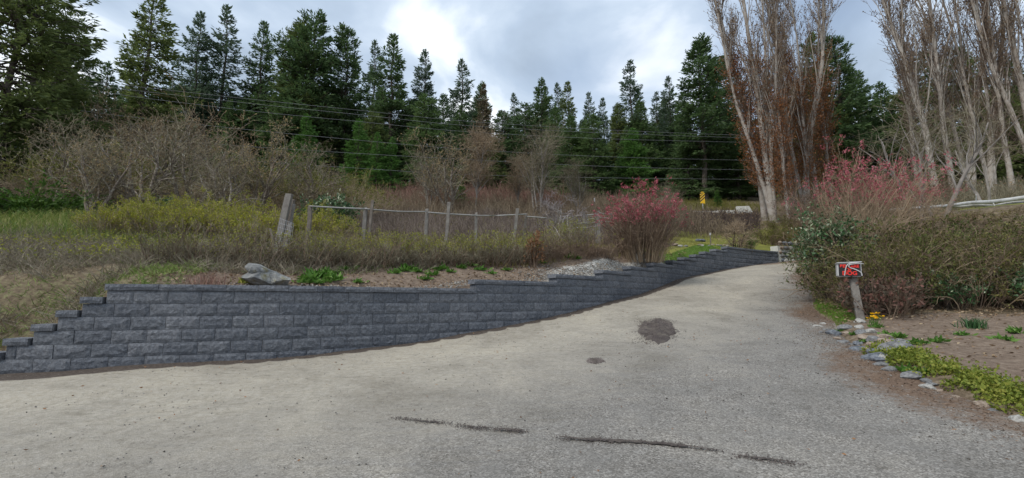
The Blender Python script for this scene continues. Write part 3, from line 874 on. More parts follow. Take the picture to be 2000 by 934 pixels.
# stones along the planted edge (photo pixel, width px, kind)
STN = [(1597, 637, 16, 'pale'), (1608, 632, 14, 'pale'), (1617, 644, 16, 'grey'), (1630, 652, 27, 'blue'), (1650, 640, 24, 'grey'), (1636, 661, 15, 'tan'), (1648, 668, 22, 'grey'), (1655, 650, 14, 'tan'),
       (1680, 649, 22, 'grey'), (1700, 647, 20, 'pale'), (1688, 659, 20, 'tan'), (1707, 663, 24, 'grey'), (1676, 668, 18, 'blue'), (1726, 661, 28, 'tan'), (1732, 669, 25, 'tan'), (1705, 672, 18, 'tan'),
       (1675, 682, 28, 'blue'), (1694, 681, 16, 'tan'), (1662, 672, 14, 'grey'), (1706, 687, 22, 'blue'), (1712, 700, 40, 'blue'), (1720, 697, 26, 'pale'), (1722, 713, 24, 'grey'), (1745, 697, 14, 'tan'), (1750, 682, 44, 'grey'),
       (1678, 626, 18, 'pale'), (1680, 637, 15, 'pale'), (1602, 648, 12, 'grey'), (1785, 736, 34, 'grey'), (1810, 742, 16, 'grey'), (1822, 750, 18, 'grey'), (1813, 757, 26, 'pale'), (1834, 763, 14, 'tan'), (1740, 722, 26, 'grey'),
       (1868, 776, 14, 'tan'), (1922, 793, 26, 'tan'), (1937, 803, 18, 'grey'), (1995, 822, 30, 'pale'), (1760, 668, 26, 'grey'), (1962, 742, 18, 'grey')]
SM = {}
cname = {'grey': 'mid-grey', 'blue': 'dark blue-grey', 'tan': 'tan', 'pale': 'pale whitish'}
big_lab = {(1712, 700): 'largest blue-grey stone in the loose stone edging below the sign post', (1785, 736): 'rounded grey stone sitting alone in the green ground cover by the driveway',
           (1678, 626): 'pale flat stone lying right at the foot of the sign post', (1995, 822): 'pale stone at the end of the ground cover strip beside the driveway',
           (1750, 682): 'long flat grey stone behind the loose edging stones', (1726, 661): 'flat tan slab stone resting on another tan stone by the edging', (1962, 742): 'single half-buried grey stone out on the bare soil'}
for i, (px, py, w, kd) in enumerate(STN):
    p = hit(px, py + 3, YZ)
    wm = w / F * np.linalg.norm(p) * 1.05
    key = (kd, i % 4)
    if key not in SM: SM[key] = stone_mesh('edging_stone_' + kd, 60 + len(SM), M['stone_' + kd], (1, 0.85, 0.5), 2, 9, 0.2)
    lab = big_lab.get((px, py), cname[kd] + ' loose stone among the rocks edging the driveway below the sign post')
    o = obj('edging_stone', SM[key], None, (p[0], p[1], p[2] + wm * 0.06), (0.12 * math.sin(i * 3), 0.12 * math.cos(i * 5), i * 1.7), wm)
    tag(o, lab, 'stone', 'loose stones edging the driveway')

# rubble stone wall past the end of the block wall
def rubble_wall():
    a = np.array([13.5, 24.15]); b = np.array([17.0, 25.9])
    t = (b - a) / np.linalg.norm(b - a); L = np.linalg.norm(b - a)
    z0 = base_z(S_END) - 0.1
    root = thing('rubble_wall', 'low mortared rubble stone wall beyond the end of the dark block wall', 'wall', (a[0], a[1], z0), math.atan2(t[1], t[0]))
    H = 0.95
    V = [(0, 0.06, 0), (L, 0.06, 0), (L, 0.5, 0), (0, 0.5, 0), (0, 0.1, H), (L, 0.1, H + 0.15), (L, 0.5, H + 0.15), (0, 0.5, H)]
    obj('mortar_core', pymesh('mortar_core', V, [(0, 1, 5, 4), (1, 2, 6, 5), (2, 3, 7, 6), (3, 0, 4, 7), (4, 5, 6, 7), (3, 2, 1, 0)], M['concrete']), root)
    r = np.random.default_rng(5)
    ms = [stone_mesh('wall_stone', 200 + i, M['stone_' + k], (1, 0.7, 0.8), 2, 8, 0.15) for i, k in enumerate(('grey', 'tan', 'pale', 'blue', 'tan', 'grey'))]
    zz = 0.1
    while zz < H + .05:
        x = r.uniform(0, 0.15); h = r.uniform(0.16, 0.26)
        while x < L:
            w = r.uniform(0.22, 0.5)
            obj('stone', ms[r.integers(0, 6)], root, (x + w / 2, 0.09, zz + h / 2 + x * 0.03), (0, r.uniform(-.15, .15), 0), (w * 0.98, 0.3, h * 1.15))
            x += w
        zz += h
    for i in range(3):
        obj('foot_stone', ms[2], root, (0.35 + 0.5 * i, -0.12, 0.18), (0, 0, 0.1 * i), (0.5, 0.35, 0.28))
rubble_wall()

# ------------------------------------------------------------------ sign box on its post
def box_mesh(name, sx, sy, sz, mat, bev=0.0, cx=0, cy=0, cz=0):
    import bmesh
    bm = bmesh.new()
    bmesh.ops.create_cube(bm, size=1.0)
    for v in bm.verts: v.co = Vector((v.co.x * sx + cx, v.co.y * sy + cy, v.co.z * sz + cz))
    if bev: bmesh.ops.bevel(bm, geom=bm.edges[:], offset=bev, segments=2, affect='EDGES')
    me_ = bpy.data.meshes.new(name); bm.to_mesh(me_); bm.free(); me_.materials.append(mat)
    return me_
def curve_tube(name, pts, rad, mat, sides=6, k=6):
    P = catmull(np.array(pts, float), k)
    R = np.interp(np.linspace(0, 1, len(P)), np.linspace(0, 1, len(np.atleast_1d(rad))), np.atleast_1d(rad)) if np.size(rad) > 1 else np.full(len(P), rad)
    V, Q = tubes(P[None], R[None], sides)
    n = len(P)
    caps = [list(range(sides))[::-1], [(n - 1) * sides + i for i in range(sides)]]
    return pymesh(name, V, list(map(tuple, Q)) + caps, mat, True)
def sign_box():
    p = hit(1681, 624, YZ)
    d = np.linalg.norm(p[:2]); s = 1.0 / F * p[1] * 0.99           # metres per photo pixel there
    t = thing('sign_post', 'weathered leaning post carrying a small box with a red-on-black warning sign', 'sign post', (p[0], p[1], p[2] - 0.03), -0.50)
    top = 95 * s
    lean = -0.085
    W = 18 * s
    V = []
    for z, w in ((-0.05, 1.0), (top * 0.5, 0.98), (top, 0.97)):
        x0 = lean * z
        for a, b in ((-.5, -.5), (.5, -.5), (.5, .5), (-.5, .5)):
            V.append((x0 + a * W * w * 0.72, b * W * 0.9, z))
    Fc = [(3, 2, 1, 0), (8, 9, 10, 11)]
    for k in (0, 4):
        for i in range(4): Fc.append((k + i, k + (i + 1) % 4, k + 4 + (i + 1) % 4, k + 4 + i))
    obj('post', pymesh('post', V, Fc, M['wood_grey']), t)
    bx = lean * top - 0.05; bw = 39 * s; bh = 27 * s; bz = top - bh * 0.42 + 0.02
    b = obj('newspaper_box', box_mesh('newspaper_box', bw, 0.36, bh, M['white_plastic'], 0.02), t, (bx, 0.0, bz + bh * 0.5), (0, 0.03, 0))
    y0 = -0.1835
    obj('sign_panel', box_mesh('sign_panel', bw * 0.91, 0.006, bh * 0.86, M['black_paint'], 0.0), b, (0.0, y0, -0.005))
    for txt, size, xx, zz, mt in (('BEWARE', bh * 0.235, 0, bh * 0.165, 'red_paint'), ('OF', bh * 0.27, -0.02, -bh * 0.115, 'red_paint'), ('DOG', bh * 0.31, 0.0, -bh * 0.38, 'red_paint')):
        cu = bpy.data.curves.new('lettering', 'FONT'); cu.body = txt; cu.size = size * 1.25; cu.align_x = 'CENTER'; cu.extrude = 0.001; cu.offset = 0.004
        cu.materials.append(M[mt])
        tmp = obj('lettering_curve', cu)
        bpy.context.view_layer.update()
        lm_ = bpy.data.meshes.new_from_object(tmp.evaluated_get(bpy.context.evaluated_depsgraph_get()))
        bpy.data.objects.remove(tmp)
        obj('lettering', lm_, b, (xx, y0 - 0.011, zz), (math.pi / 2, 0, 0))
    k = bw / 40
    def q(px, py, dy=0): return ((px - 1668) * k, y0 - 0.028 - dy, (535.5 - py) * k)
    obj('white_strap', curve_tube('white_strap', [q(1659, 548), q(1661, 536), q(1664, 527), q(1670, 522.5), q(1680, 522), q(1692, 524, -.02)], [0.009, 0.010, 0.011, 0.011, 0.010, 0.004], M['white_plastic'], 6), b)
    obj('hanging_strap', curve_tube('hanging_strap', [q(1692, 524, -.02), q(1678, 524), q(1668, 526), q(1668, 531), q(1677, 535), q(1686, 541), q(1688, 548)], [0.004, 0.008, 0.010, 0.010, 0.010, 0.009, 0.009], M['white_plastic'], 6), b)
    obj('box_lid', box_mesh('box_lid', bw * 1.06, 0.40, 0.02, M['white_plastic'], 0.006), b, (0.0, 0.0, bh * 0.5 + 0.008), (0, -0.05, 0))
sign_box()

# ------------------------------------------------------------------ roadside marker and barrier up on the bank
def marker():
    Z = 38.5; p = atZ(1373, 408, Z); z = UZ(p[0], p[1])
    t = thing('hazard_marker', 'yellow and black diagonally striped hazard marker on a short roadside post', 'road sign', (p[0], p[1], z - 0.1), -0.33)
    top = atZ(1373, 374.5, Z)[2] - z; bot = atZ(1373, 398, Z)[2] - z
    h = top - bot; w = h * 0.36
    obj('post', box_mesh('post', 0.07, 0.05, top + 0.1, M['grey_metal'], 0.005, 0, 0.05, top / 2), t)
    V = []; n = 10
    out = [(-w / 2, bot + .06), (w / 2, bot), (w / 2, top - w / 2)] + [(w / 2 * math.cos(a), top - w / 2 + w / 2 * math.sin(a)) for a in np.linspace(0, math.pi, n)[1:]]
    V = [(x, 0, z_ + 0.1) for x, z_ in out] + [(x, 0.012, z_ + 0.1) for x, z_ in out]; m_ = len(out)
    Fc = [tuple(range(m_)), tuple(range(2 * m_ - 1, m_ - 1, -1))] + [(i, m_ + i, m_ + (i + 1) % m_, (i + 1) % m_) for i in range(m_)]
    pl = obj('sign_plate', pymesh('sign_plate', V, Fc, M['yellow_paint']), t)
    sw = h / 9.5
    for i in range(4):
        zc = bot + 0.14 + i * h * 0.225 + 0.1
        Vs = [(-w / 2, -0.006, zc), (w / 2, -0.006, zc + w * 0.9), (w / 2, -0.006, zc + w * 0.9 + sw), (-w / 2, -0.006, zc + sw)]
        Vs = [(x, y, min(z_, top + 0.1 - 0.08)) for x, y, z_ in Vs]
        Vb = [(x, -0.002, z_) for x, y, z_ in Vs]
        obj('stripe', pymesh('stripe', Vs + Vb, [(0, 1, 2, 3), (7, 6, 5, 4), (0, 4, 5, 1), (1, 5, 6, 2), (2, 6, 7, 3), (3, 7, 4, 0)], M['black_paint']), pl)
marker()
def barrier():
    Z = 36.5; p = atZ(1474, 420, Z); z = UZ(p[0], p[1])
    zt = atZ(1474, 405.5, Z)[2]
    h = zt - z + 0.25
    prof = [(-0.32, 0), (0.32, 0), (0.30, 0.1), (0.14, h * 0.45), (0.10, h), (-0.10, h), (-0.14, h * 0.45), (-0.30, 0.1)]
    for i in range(3):
        L = 1.3 if i == 0 else 2.4
        V = [(x, y, z_) for x in (-L, -0.02) for y, z_ in prof]; m_ = len(prof)
        if i == 0: V[m_:] = [(-0.02 - 0.35 * (z_ / h), y * 0.8, z_) for y, z_ in prof]
        Fc = [tuple(range(m_)), tuple(range(2 * m_ - 1, m_ - 1, -1))] + [(i_, (i_ + 1) % m_, m_ + (i_ + 1) % m_, m_ + i_) for i_ in range(m_)]
        o = obj('concrete_barrier', pymesh('concrete_barrier', V, Fc[:2] + [f[::-1] for f in Fc[2:]], M['concrete']), None, (p[0] - (0, 1.35, 3.75)[i], p[1] + (0, 0.31, 0.86)[i], z - 0.12 - 0.28 * min(i, 1)), (0, 0, -0.23))
        tag(o, ['pale concrete road barrier end showing beside the poplar trunks', 'pale concrete road barrier half hidden behind the bramble bank', 'pale concrete road barrier almost buried in brambles below the marker'][i], 'barrier', 'concrete barriers along the upper road')
barrier()

# ------------------------------------------------------------------ power lines along the upper road
def wires():
    def Zof(px): # the line of poles runs from near to far across the view
        u = (px - 1000) / F
        return (30 + 0.227 * 28) / (1 - 0.227 * u)
    sets = [[(-400, 106), (109, 152.5), (300, 173), (500, 195), (700, 215.5), (900, 236), (1150, 252), (1400, 262.7), (1641, 269), (1761, 274), (2100, 284)],
            [(-400, 112), (109, 160), (300, 181), (500, 203.5), (700, 224), (900, 244.5), (1150, 258.5), (1400, 267.7), (1641, 274), (1761, 279), (2100, 289)],
            [(-400, 122), (109, 170), (300, 194), (500, 218), (700, 237.5), (900, 256.5), (1150, 270), (1400, 277), (1641, 282), (1761, 286), (2100, 296)],
            [(-400, 150), (48, 202), (250, 228), (450, 250), (700, 274), (900, 291), (1150, 305), (1400, 312), (1700, 318), (2100, 326)],
            [(-400, 205), (170, 263), (270, 270), (450, 284), (700, 300), (900, 311), (1150, 324), (1400, 331), (1700, 336), (2100, 342)],
            [(-400, 245), (170, 290), (450, 312), (750, 332), (900, 341), (1150, 347), (1400, 350), (1700, 353), (2100, 357)]]
    lab = ['topmost of the thin power cables strung in front of the firs', 'second power cable from the top, just under the topmost', 'third power cable from the top, lowest of the upper trio', 'fourth cable from the top, spaced well below the upper trio', 'fifth cable from the top, second lowest over the brush', 'lowest thin cable strung just above the brown brush']
    for s_, lb in zip(sets, lab):
        pts = [atZ(px, py, Zof(px)) for px, py in s_]
        P = catmull(np.array(pts), 8)
        V, Q = tubes(P[None], np.full((1, len(P)), 0.012), 4)
        tag(obj('power_cable', mesh('power_cable', V, [Q], M['wire'], True)), lb, 'cable', 'power cables along the upper road')
wires()

# ------------------------------------------------------------------ field fence behind the hedge
def plank(name, w, dth, h, mat, rngs, lean=0.0, leany=0.0):
    V = []
    for z in (-0.15, h * 0.5, h):
        for a, b in ((-.5, -.5), (.5, -.5), (.5, .5), (-.5, .5)):
            V.append((a * w + lean * z + rngs.uniform(-.005, .005), b * dth + leany * z, z + (rngs.uniform(-.03, .03) if z == h else 0)))
    Fc = [(3, 2, 1, 0), (8, 9, 10, 11)]
    for k in (0, 4):
        for i in range(4): Fc.append((k + i, k + (i + 1) % 4, k + 4 + (i + 1) % 4, k + 4 + i))
    return pymesh(name, V, Fc, mat)
def fence():
    r = random.Random(4)
    zf = lambda px: float(np.interp(px, [555, 605, 712, 833, 930, 1027, 1200], [11.6, 12.4, 13.2, 14.4, 15.4, 16.6, 19.0]))
    p0 = atZ(605, 480, zf(605)); g0 = UZ(p0[0], p0[1])
    root = thing('field_fence', 'old wooden post fence with one thin pale top rail behind the hedge', 'fence', (p0[0], p0[1], g0))
    def post(px, pt, pb, w, mat, nm='post', par=root, dz=0.0):
        Z = zf(px) + dz; p = atZ(px, pt, Z); q = atZ(pb, 500, Z)
        g = UZ(p[0], p[1]); base = np.array([q[0], Z, g])
        h = p[2] - g; lean = (p[0] - q[0]) / h
        wm = w / F * Z
        return obj(nm, plank('post', wm, wm * 0.8, h, M[mat], r, lean), par, (base[0] - par.location.x, base[1] - par.location.y, base[2] - par.location.z))
    post(606, 402, 601, 7, 'wood_dark'); post(714, 405, 708, 7, 'wood_grey'); post(728, 391, 716, 5, 'wood_dark', dz=-.15); post(834, 408, 830, 6, 'wood_grey')
    post(877, 396, 870, 6, 'wood_grey', dz=-.15); post(930, 416, 929, 5, 'wood_grey'); post(1011, 406, 1003, 6, 'wood_grey', dz=-.1); post(1028, 417, 1022, 5, 'wood_dark')
    rail = [(605, 403), (660, 406), (712, 408), (775, 413), (833, 413.5), (836, 415), (875, 418), (930, 421), (975, 421), (1027, 418.5), (1029, 423), (1068, 426)]
    P = np.array([atZ(px, py, zf(px) - 0.06) for px, py in rail]) - np.array(root.location)
    for a, b in ((0, 2), (2, 4), (5, 7), (7, 9), (10, 11)):
        obj('rail', curve_tube('rail', P[a:b + 1], 0.022, M['rope'], 5, 4), root)
    Z = 14.6
    low = [(890, 492), (1000, 493)]
    P = np.array([atZ(px, py, 14.6) for px, py in ((838, 495), (890, 492), (950, 492), (990, 496))]) - np.array(root.location)
    obj('low_rail', curve_tube('low_rail', P, 0.02, M['rope'], 5, 4), root)
    # leaning boards with wire mesh
    p = atZ(550, 500, 11.3); g = UZ(p[0], p[1])
    lt = thing('leaning_gate', 'broken grey board gate leaning over with sagging wire netting', 'gate', (p[0], p[1], g))
    post(565, 379, 536, 12, 'wood_grey', 'board', lt, -0.2); post(574, 400, 556, 5, 'wood_grey', 'stile', lt, -0.25); post(570, 390, 551, 11, 'wood_dark', 'back_board', lt, 0.0)
    post(528, 447, 545, 5, 'wood_dark', 'prop_stick', lt, -0.4); post(567, 437, 556, 7, 'wood_grey', 'short_board', lt, -0.3)
    o = np.array(lt.location); G = Geo()
    for i in range(9):
        u = i / 8
        a = atZ(540 - 6 + 30 * u, 505, 11.1) - o; b = atZ(548 + 26 * u, 425 + 12 * u, 11.1) - o
        P = np.linspace(a, b, 4)[None]; G.tube(P, np.full((1, 4), 0.004))
    for i in range(10):
        u = i / 9
        a = atZ(533 + 14 * u, 505 - 78 * u, 11.1) - o; b = atZ(566 + 8 * u, 505 - 68 * u, 11.1) - o
        P = np.linspace(a, b, 4)[None]; G.tube(P, np.full((1, 4), 0.004))
    obj('wire_netting', G.mesh('wire_netting', M['grey_metal']), lt)
    # small rail gate further along
    p = atZ(1168, 470, 19.5); g = UZ(p[0], p[1])
    gt = thing('rail_gate', 'small gate of thin grey poles beside the red budding shrub', 'gate', (p[0], p[1], g))
    zf2 = zf
    for px, pt, w in ((1140.5, 417, 4), (1146.5, 418.5, 3.2), (1163, 414, 2.4), (1166.5, 411.5, 3.2), (1170, 411, 3.2), (1194, 418, 2.4)):
        Z = 19.3; q = atZ(px, pt, Z); gg = UZ(q[0], q[1]); wm = w / F * Z
        obj('post', plank('post', wm, wm, q[2] - gg, M['wood_grey'], r), gt, (q[0] - p[0], q[1] - p[1], gg - g))
    for a, b in (((1170, 416.5), (1193, 418.5)), ((1170, 424.5), (1193, 427)), ((1170, 432), (1193, 434)), ((1147, 420), (1163, 418.5)), ((1147, 429), (1163, 426.5)), ((1147, 436.5), (1163, 434)), ((1125, 437), (1146, 435.5))):
        P = np.array([atZ(a[0], a[1], 19.25), atZ(b[0], b[1], 19.25)]) - np.array((p[0], p[1], g))
        obj('rail', curve_tube('rail', np.linspace(P[0], P[1], 3), 0.02, M['rope'], 5, 2), gt)
fence()

# small stakes and lawn stones
def stake(px, pt, pb, Z, w, label):
    q = atZ(px, pt, Z); g = UZ(q[0], q[1])
    t = thing('stake', label, 'stake', (q[0], q[1], g))
    h = max(q[2] - g, 0.3)
    obj('shaft', box_mesh('shaft', w, w, h + 0.1, M['wood_dark'], 0.004, 0, 0, h / 2 - 0.05), t)
    obj('cap', box_mesh('cap', w * 1.3, w * 1.3, h * 0.2, M['white_plastic'], 0.005, 0, 0, h * 0.9), t)
stake(1387, 455, 481, 25, 0.05, 'thin garden stake with a white tip on the mossy lawn')
stake(1161, 387, 402, 33, 0.06, 'thin white-topped stake in the yellow field behind the rail gate')
LS = [(1262, 483, 8), (1307, 480, 7), (1318, 479, 12), (1329, 481, 9), (1340, 481, 8), (1366, 479, 8), (1372, 480, 7), (1385, 480, 6), (1393, 479, 8), (1402, 479, 6), (1408, 480, 7), (1415, 479, 6), (1421, 480, 6), (1428, 479, 5)]
lm = [stone_mesh('lawn_stone', 300 + i, M['stone_' + k], (1, 0.8, 0.55), 2, 8, 0.15) for i, k in enumerate(('pale', 'grey', 'tan'))]
for i, (px, py, w) in enumerate(LS):
    p = hit(px, py + 1, UZ)
    wm = w / F * p[1] * 1.2
    tag(obj('lawn_stone', lm[i % 3], None, (p[0], p[1], p[2] + wm * 0.12), (0, 0, i * 1.3), wm), 'small stone in the row edging the green lawn strip', 'stone', 'row of stones at the lawn edge')
p = hit(1368, 472, UZ)
tag(obj('lawn_rock', stone_mesh('lawn_rock', 333, M['stone_blue'], (0.6, 0.4, 0.24), 3, 9, 0.15), None, (p[0], p[1], p[2] + 0.06), (0.1, 0, 0.3), 1.0), 'flat dark rock lying out on the mossy lawn', 'rock')

# fallen pale logs behind the hedge
def log(name, a, b, r0, r1, label):
    A = atZ(*a); B = atZ(*b)
    t = thing(name, label, 'log', tuple(A))
    P = np.linspace(A, B, 10) - A
    rr = np.random.default_rng(int(r0 * 1000)); P[1:-1] += rr.normal(size=(8, 3)) * 0.025
    me_ = curve_tube('trunk', P, list(np.linspace(r0, r1, 6) * rr.uniform(.93, 1.07, 6)), M['log_white'], 9, 3)
    obj('trunk', me_, t)
    for i in range(3):
        q = P[3 + 2 * i]; d = np.array([rr.uniform(-.2, .2), -0.2, 0.35 * (1 if i != 1 else -1)])
        obj('branch_stub', curve_tube('branch_stub', [q, q + d * 0.5, q + d], [0.03, 0.02, 0.012], M['log_white'], 5, 2), t)
log('fallen_log', (1738, 410, 16.3), (2090, 380, 16.8), 0.04, 0.09, 'long pale fallen log lying across the bank behind the hedge')
log('fallen_log', (1820, 407, 16.6), (2080, 390.5, 17.0), 0.035, 0.06, 'thinner pale log lying tight under the long fallen log')

# ------------------------------------------------------------------ plants: generators (local coordinates, base at the origin)
def conifer_parts(seed, h, w, nspray=6500, t0=0.12, lean_top=1.0, dens_pow=0.85, sl=0.34, sw=0.11, gap=0.25):
    r = np.random.default_rng(seed)
    G = Geo()
    k = 9
    tz = np.linspace(0, h, k)
    tr = np.stack([r.normal(size=k) * 0.012 * h * 0.3, r.normal(size=k) * 0.012 * h * 0.3, tz - 0.3], -1)
    tr[0, :2] = 0
    R0 = 0.011 * h + 0.05
    Rt = R0 * (1 - 0.93 * np.linspace(0, 1, k) ** 0.9)
    G.tube(tr[None], Rt[None], 7)
    nb = int(130 + h * 13)
    t = t0 + (0.985 - t0) * np.sort(r.uniform(0, 1, nb)) ** 0.95
    azb = r.uniform(0, 2 * math.pi, nb)
    prof = np.minimum((1 - t) ** dens_pow, 1.0) * (0.82 + 0.18 * np.sin(t * 23 + seed) * np.cos(azb * 1.0 + seed)) * (1 + 0.25 * np.cos(azb - seed)) * np.clip((t - t0) / 0.12 + 0.55, 0, 1)
    lb = w * prof * r.uniform(0.55, 1.12, nb) + 0.12
    ctr = np.stack([np.interp(t * h, tz, tr[:, 0]), np.interp(t * h, tz, tr[:, 1]), t * h - 0.3], -1)
    elev = -0.18 + 0.75 * t ** 1.6 + r.normal(size=nb) * 0.08
    d = np.stack([np.cos(azb) * np.cos(elev), np.sin(azb) * np.cos(elev), np.sin(elev)], -1)
    P = grow(r, ctr, d, lb, 5, 0.06, 0.0)
    sag = (np.linspace(0, 1, 5) ** 2)[None] * lb[:, None] * (0.22 * (1 - t))[:, None]
    P[:, :, 2] -= sag
    P[:, -1, 2] += lb * 0.10
    G.tube(P, (0.012 + 0.012 * lb)[:, None] * np.linspace(1, 0.3, 5)[None], 3)
    wood = G.mesh('conifer_trunk', M['bark_dark'])
    pr = lb ** 1.35; pr = pr * (1 - gap * (r.uniform(0, 1, nb) < 0.35)); pr /= pr.sum()
    i = r.choice(nb, nspray, p=pr)
    u = r.uniform(0.12, 1.0, nspray) ** 0.7 * 4
    j = np.minimum(u.astype(int), 3); f = (u - j)[:, None]
    q = P[i, j] * (1 - f) + P[i, j + 1] * f
    T = nrm(P[i, j + 1] - P[i, j])
    side = nrm(np.cross(T, np.array([[0, 0, 1.0]])))
    sg = r.choice([-1, 1], nspray)[:, None]
    reach = (lb[i] * 0.30 * (1.1 - u / 5))[:, None] * r.uniform(0, 1, (nspray, 1))
    q = q + side * sg * reach + T * reach * 0.5
    q[:, 2] -= reach[:, 0] * 0.15 + r.uniform(-0.05, 0.12, nspray)
    dd = T * 0.7 + side * sg * 0.6 + r.normal(size=(nspray, 3)) * 0.3; dd[:, 2] -= 0.22 - 0.5 * (t[i] > 0.85)
    V, Q = leaves(r, q, dd, sl * r.uniform(0.6, 1.3, nspray), sw * r.uniform(0.7, 1.3, nspray), 0.2)
    g2 = Geo().add(V, Q)
    # leader
    n = 60
    tp = tr[-1][None] + np.stack([r.normal(size=n) * 0.06, r.normal(size=n) * 0.06, -r.uniform(0, h * 0.07, n)], -1)
    V, Q = leaves(r, tp, np.stack([r.normal(size=n), r.normal(size=n), np.ones(n)], -1), sl * 0.7, sw * 0.8); g2.add(V, Q)
    return wood, g2
FIRS = {}
def fir(px, pt, Z, w, mat, label, group, variant, cat='tree', name='fir_tree', href=20.0):
    """a fir whose tip is seen at (px, pt) and that stands at depth Z"""
    tip = atZ(px, pt, Z); g = UZ(tip[0], tip[1])
    h = tip[2] - g + 0.2
    key = (variant, mat)
    if key not in FIRS:
        vw, vspray, vt0, vpow, vgap = VAR[variant]
        wood, g2 = conifer_parts(100 + variant, href, vw, vspray, vt0, 1, vpow, 0.36, 0.115, vgap)
        FIRS[key] = (wood, g2.mesh('conifer_crown', M[mat]))
    wood, crown = FIRS[key]
    s = h / href
    t = thing(name, label, cat, (tip[0], tip[1], g - 0.1), (px * 0.37) % 6.28, group, (w * s ** 0.7, w * s ** 0.7, s))
    obj('trunk', wood, t); obj('crown', crown, t)
    return t
# variant: (half width at 20 m, sprays, crown start, shape power, gap)
VAR = {0: (4.9, 19000, 0.08, 0.80, 0.5), 1: (4.4, 15000, 0.05, 0.78, 0.6), 2: (4.6, 20000, 0.06, 0.50, 0.5), 3: (4.1, 12000, 0.20, 0.70, 0.9), 4: (4.1, 15000, 0.28, 0.45, 0.9), 5: (4.4, 18000, 0.02, 0.85, 0.2), 6: (5.0, 20000, 0.03, 0.78, 0.2)}
ROW = 'firs in the forest row behind the upper road'
GL = 'dark green fir in the forest row behind the power cables'
firs = [  # px, tip y, depth, width factor, material, variant, label
    (300, -25, 36, 1.0, 'fir_olive', 3, 'tall open-crowned fir with the thin see-through top behind the bare orchard trees'),
    (395, 22, 50, 0.8, 'fir_blue', 3, None), (447, 8, 52, 0.9, 'fir_blue', 1, 'tall pale-topped fir above the bare orchard tangle'), (516, 40, 54, 0.8, 'fir', 3, None),
    (585, 40, 52, 0.9, 'fir_olive', 4, 'round-topped old fir growing hard against the tallest dense fir'), (618, 20, 52, 1.05, 'fir', 2, 'tallest dense dark fir with a broad rounded top in the forest row'),
    (680, 52, 54, 0.85, 'fir', 4, 'round-headed fir with bare gaps showing its straight trunk'), (733, 76, 60, 0.75, 'fir_blue', 1, None), (769, 66, 53, 0.95, 'fir', 3, 'pointed fir with open tiers and visible trunk in the forest row'),
    (833, 95, 56, 0.8, 'fir_blue', 3, None), (902, 113, 56, 0.85, 'fir_blue', 1, None), (1003, 180, 62, 0.7, 'fir_blue', 1, None), (1058, 150, 57, 0.9, 'fir', 0, None),
    (1088, 160, 62, 0.7, 'fir_blue', 1, None), (1110, 158, 60, 0.8, 'fir_olive', 1, None), (1148, 178, 66, 0.7, 'fir_blue', 3, None), (1178, 190, 66, 0.7, 'fir_blue', 1, None), (1200, 205, 70, .7, 'fir_blue', 3, None),
    (1231, 116, 58, 0.85, 'fir_blue', 1, 'slim pale-topped fir standing well above its neighbours behind the red shrub'), (1282, 178, 64, 0.7, 'fir_blue', 1, None), (1307, 147, 60, 0.75, 'fir_blue', 3, None),
    (1330, 180, 58, 0.8, 'fir', 0, None),
    (1363, 76, 47, 0.95, 'fir', 4, 'tall dark fir with a long bare lower trunk behind the striped marker'), (1400, 110, 52, 0.9, 'fir', 4, 'dark fir half hidden behind the edge of the poplar clump'),
    (1585, 60, 44, 0.85, 'fir_olive', 0, 'olive fir showing through the middle of the poplar clump'), (1628, 70, 44, 0.9, 'fir', 4, 'dark fir leaning out beside the poplar clump against the sky gap'), (1668, 140, 50, 1.0, 'fir', 2, None), (1716, 158, 52, 0.9, 'fir', 0, 'dark fir filling the gap between the two poplar clumps'),
    (1752, 175, 50, 0.9, 'fir', 2, None), (1800, 100, 44, 0.9, 'fir_olive', 2, None), (1868, 92, 40, 0.9, 'fir_olive', 2, 'olive fir seen through the bare poplar trunks above the log'), (1925, 150, 42, 1.0, 'fir_olive', 2, None), (1975, 110, 42, 1.0, 'fir_olive', 0, None), (2040, 90, 42, 1, 'fir', 2, None),
    (945, 163, 50, 0.6, 'fir_larch', 1, 'brown larch with fine bare twigs rising behind the leafless trees'), (985, 215, 52, .6, 'fir_larch', 1, 'short brown larch standing beside the taller brown larch'),
]
M['fir_larch'] = leafmat('larch_twigs', [(0.09, 0.07, 0.045), (0.14, 0.11, 0.065), (0.20, 0.16, 0.09)], 0.2, 0.4)
for px, pt, Z, w, mt, var, lb in firs:
    fir(px, pt, Z, w * 1.3, mt, lb or GL, ROW, var)
# lower, denser trees that close the row between the tall ones
r = random.Random(11)
for i in range(58):
    px = 230 + i * 21 + r.uniform(-10, 10)
    if px > 1440: continue
    mt_ = r.choice(['fir', 'fir_olive', 'fir', 'fir_mid', 'fir_mid'])
    fir(px, r.uniform(150, 240) + (32 if px > 950 else 0) + (0 if px > 560 else -25), r.uniform(47, 68), r.uniform(1.0, 1.3), mt_, {'fir': 'dark', 'fir_olive': 'olive-tinted', 'fir_mid': 'fresher green'}[mt_] + ' smaller fir filling in under tall firs ' + ('behind the orchard' if px < 560 else ('behind the field fence' if px < 1000 else 'behind the gnarled tree and red shrub')), 'smaller firs filling in the forest row', r.choice([0, 2, 5, 6]))
for px in (1435, 1462, 1490, 1520, 1548, 1575, 1645, 1690, 1735, 1775, 1830, 1895, 1950, 2000, 2050):
    fir(px, r.uniform(215, 265), r.uniform(46, 58), r.uniform(1.1, 1.35), r.choice(['fir', 'fir_olive', 'fir_mid']), 'dense fir closing the gap low behind the poplar trunks', 'firs low behind the poplars', r.choice([0, 2, 6]))
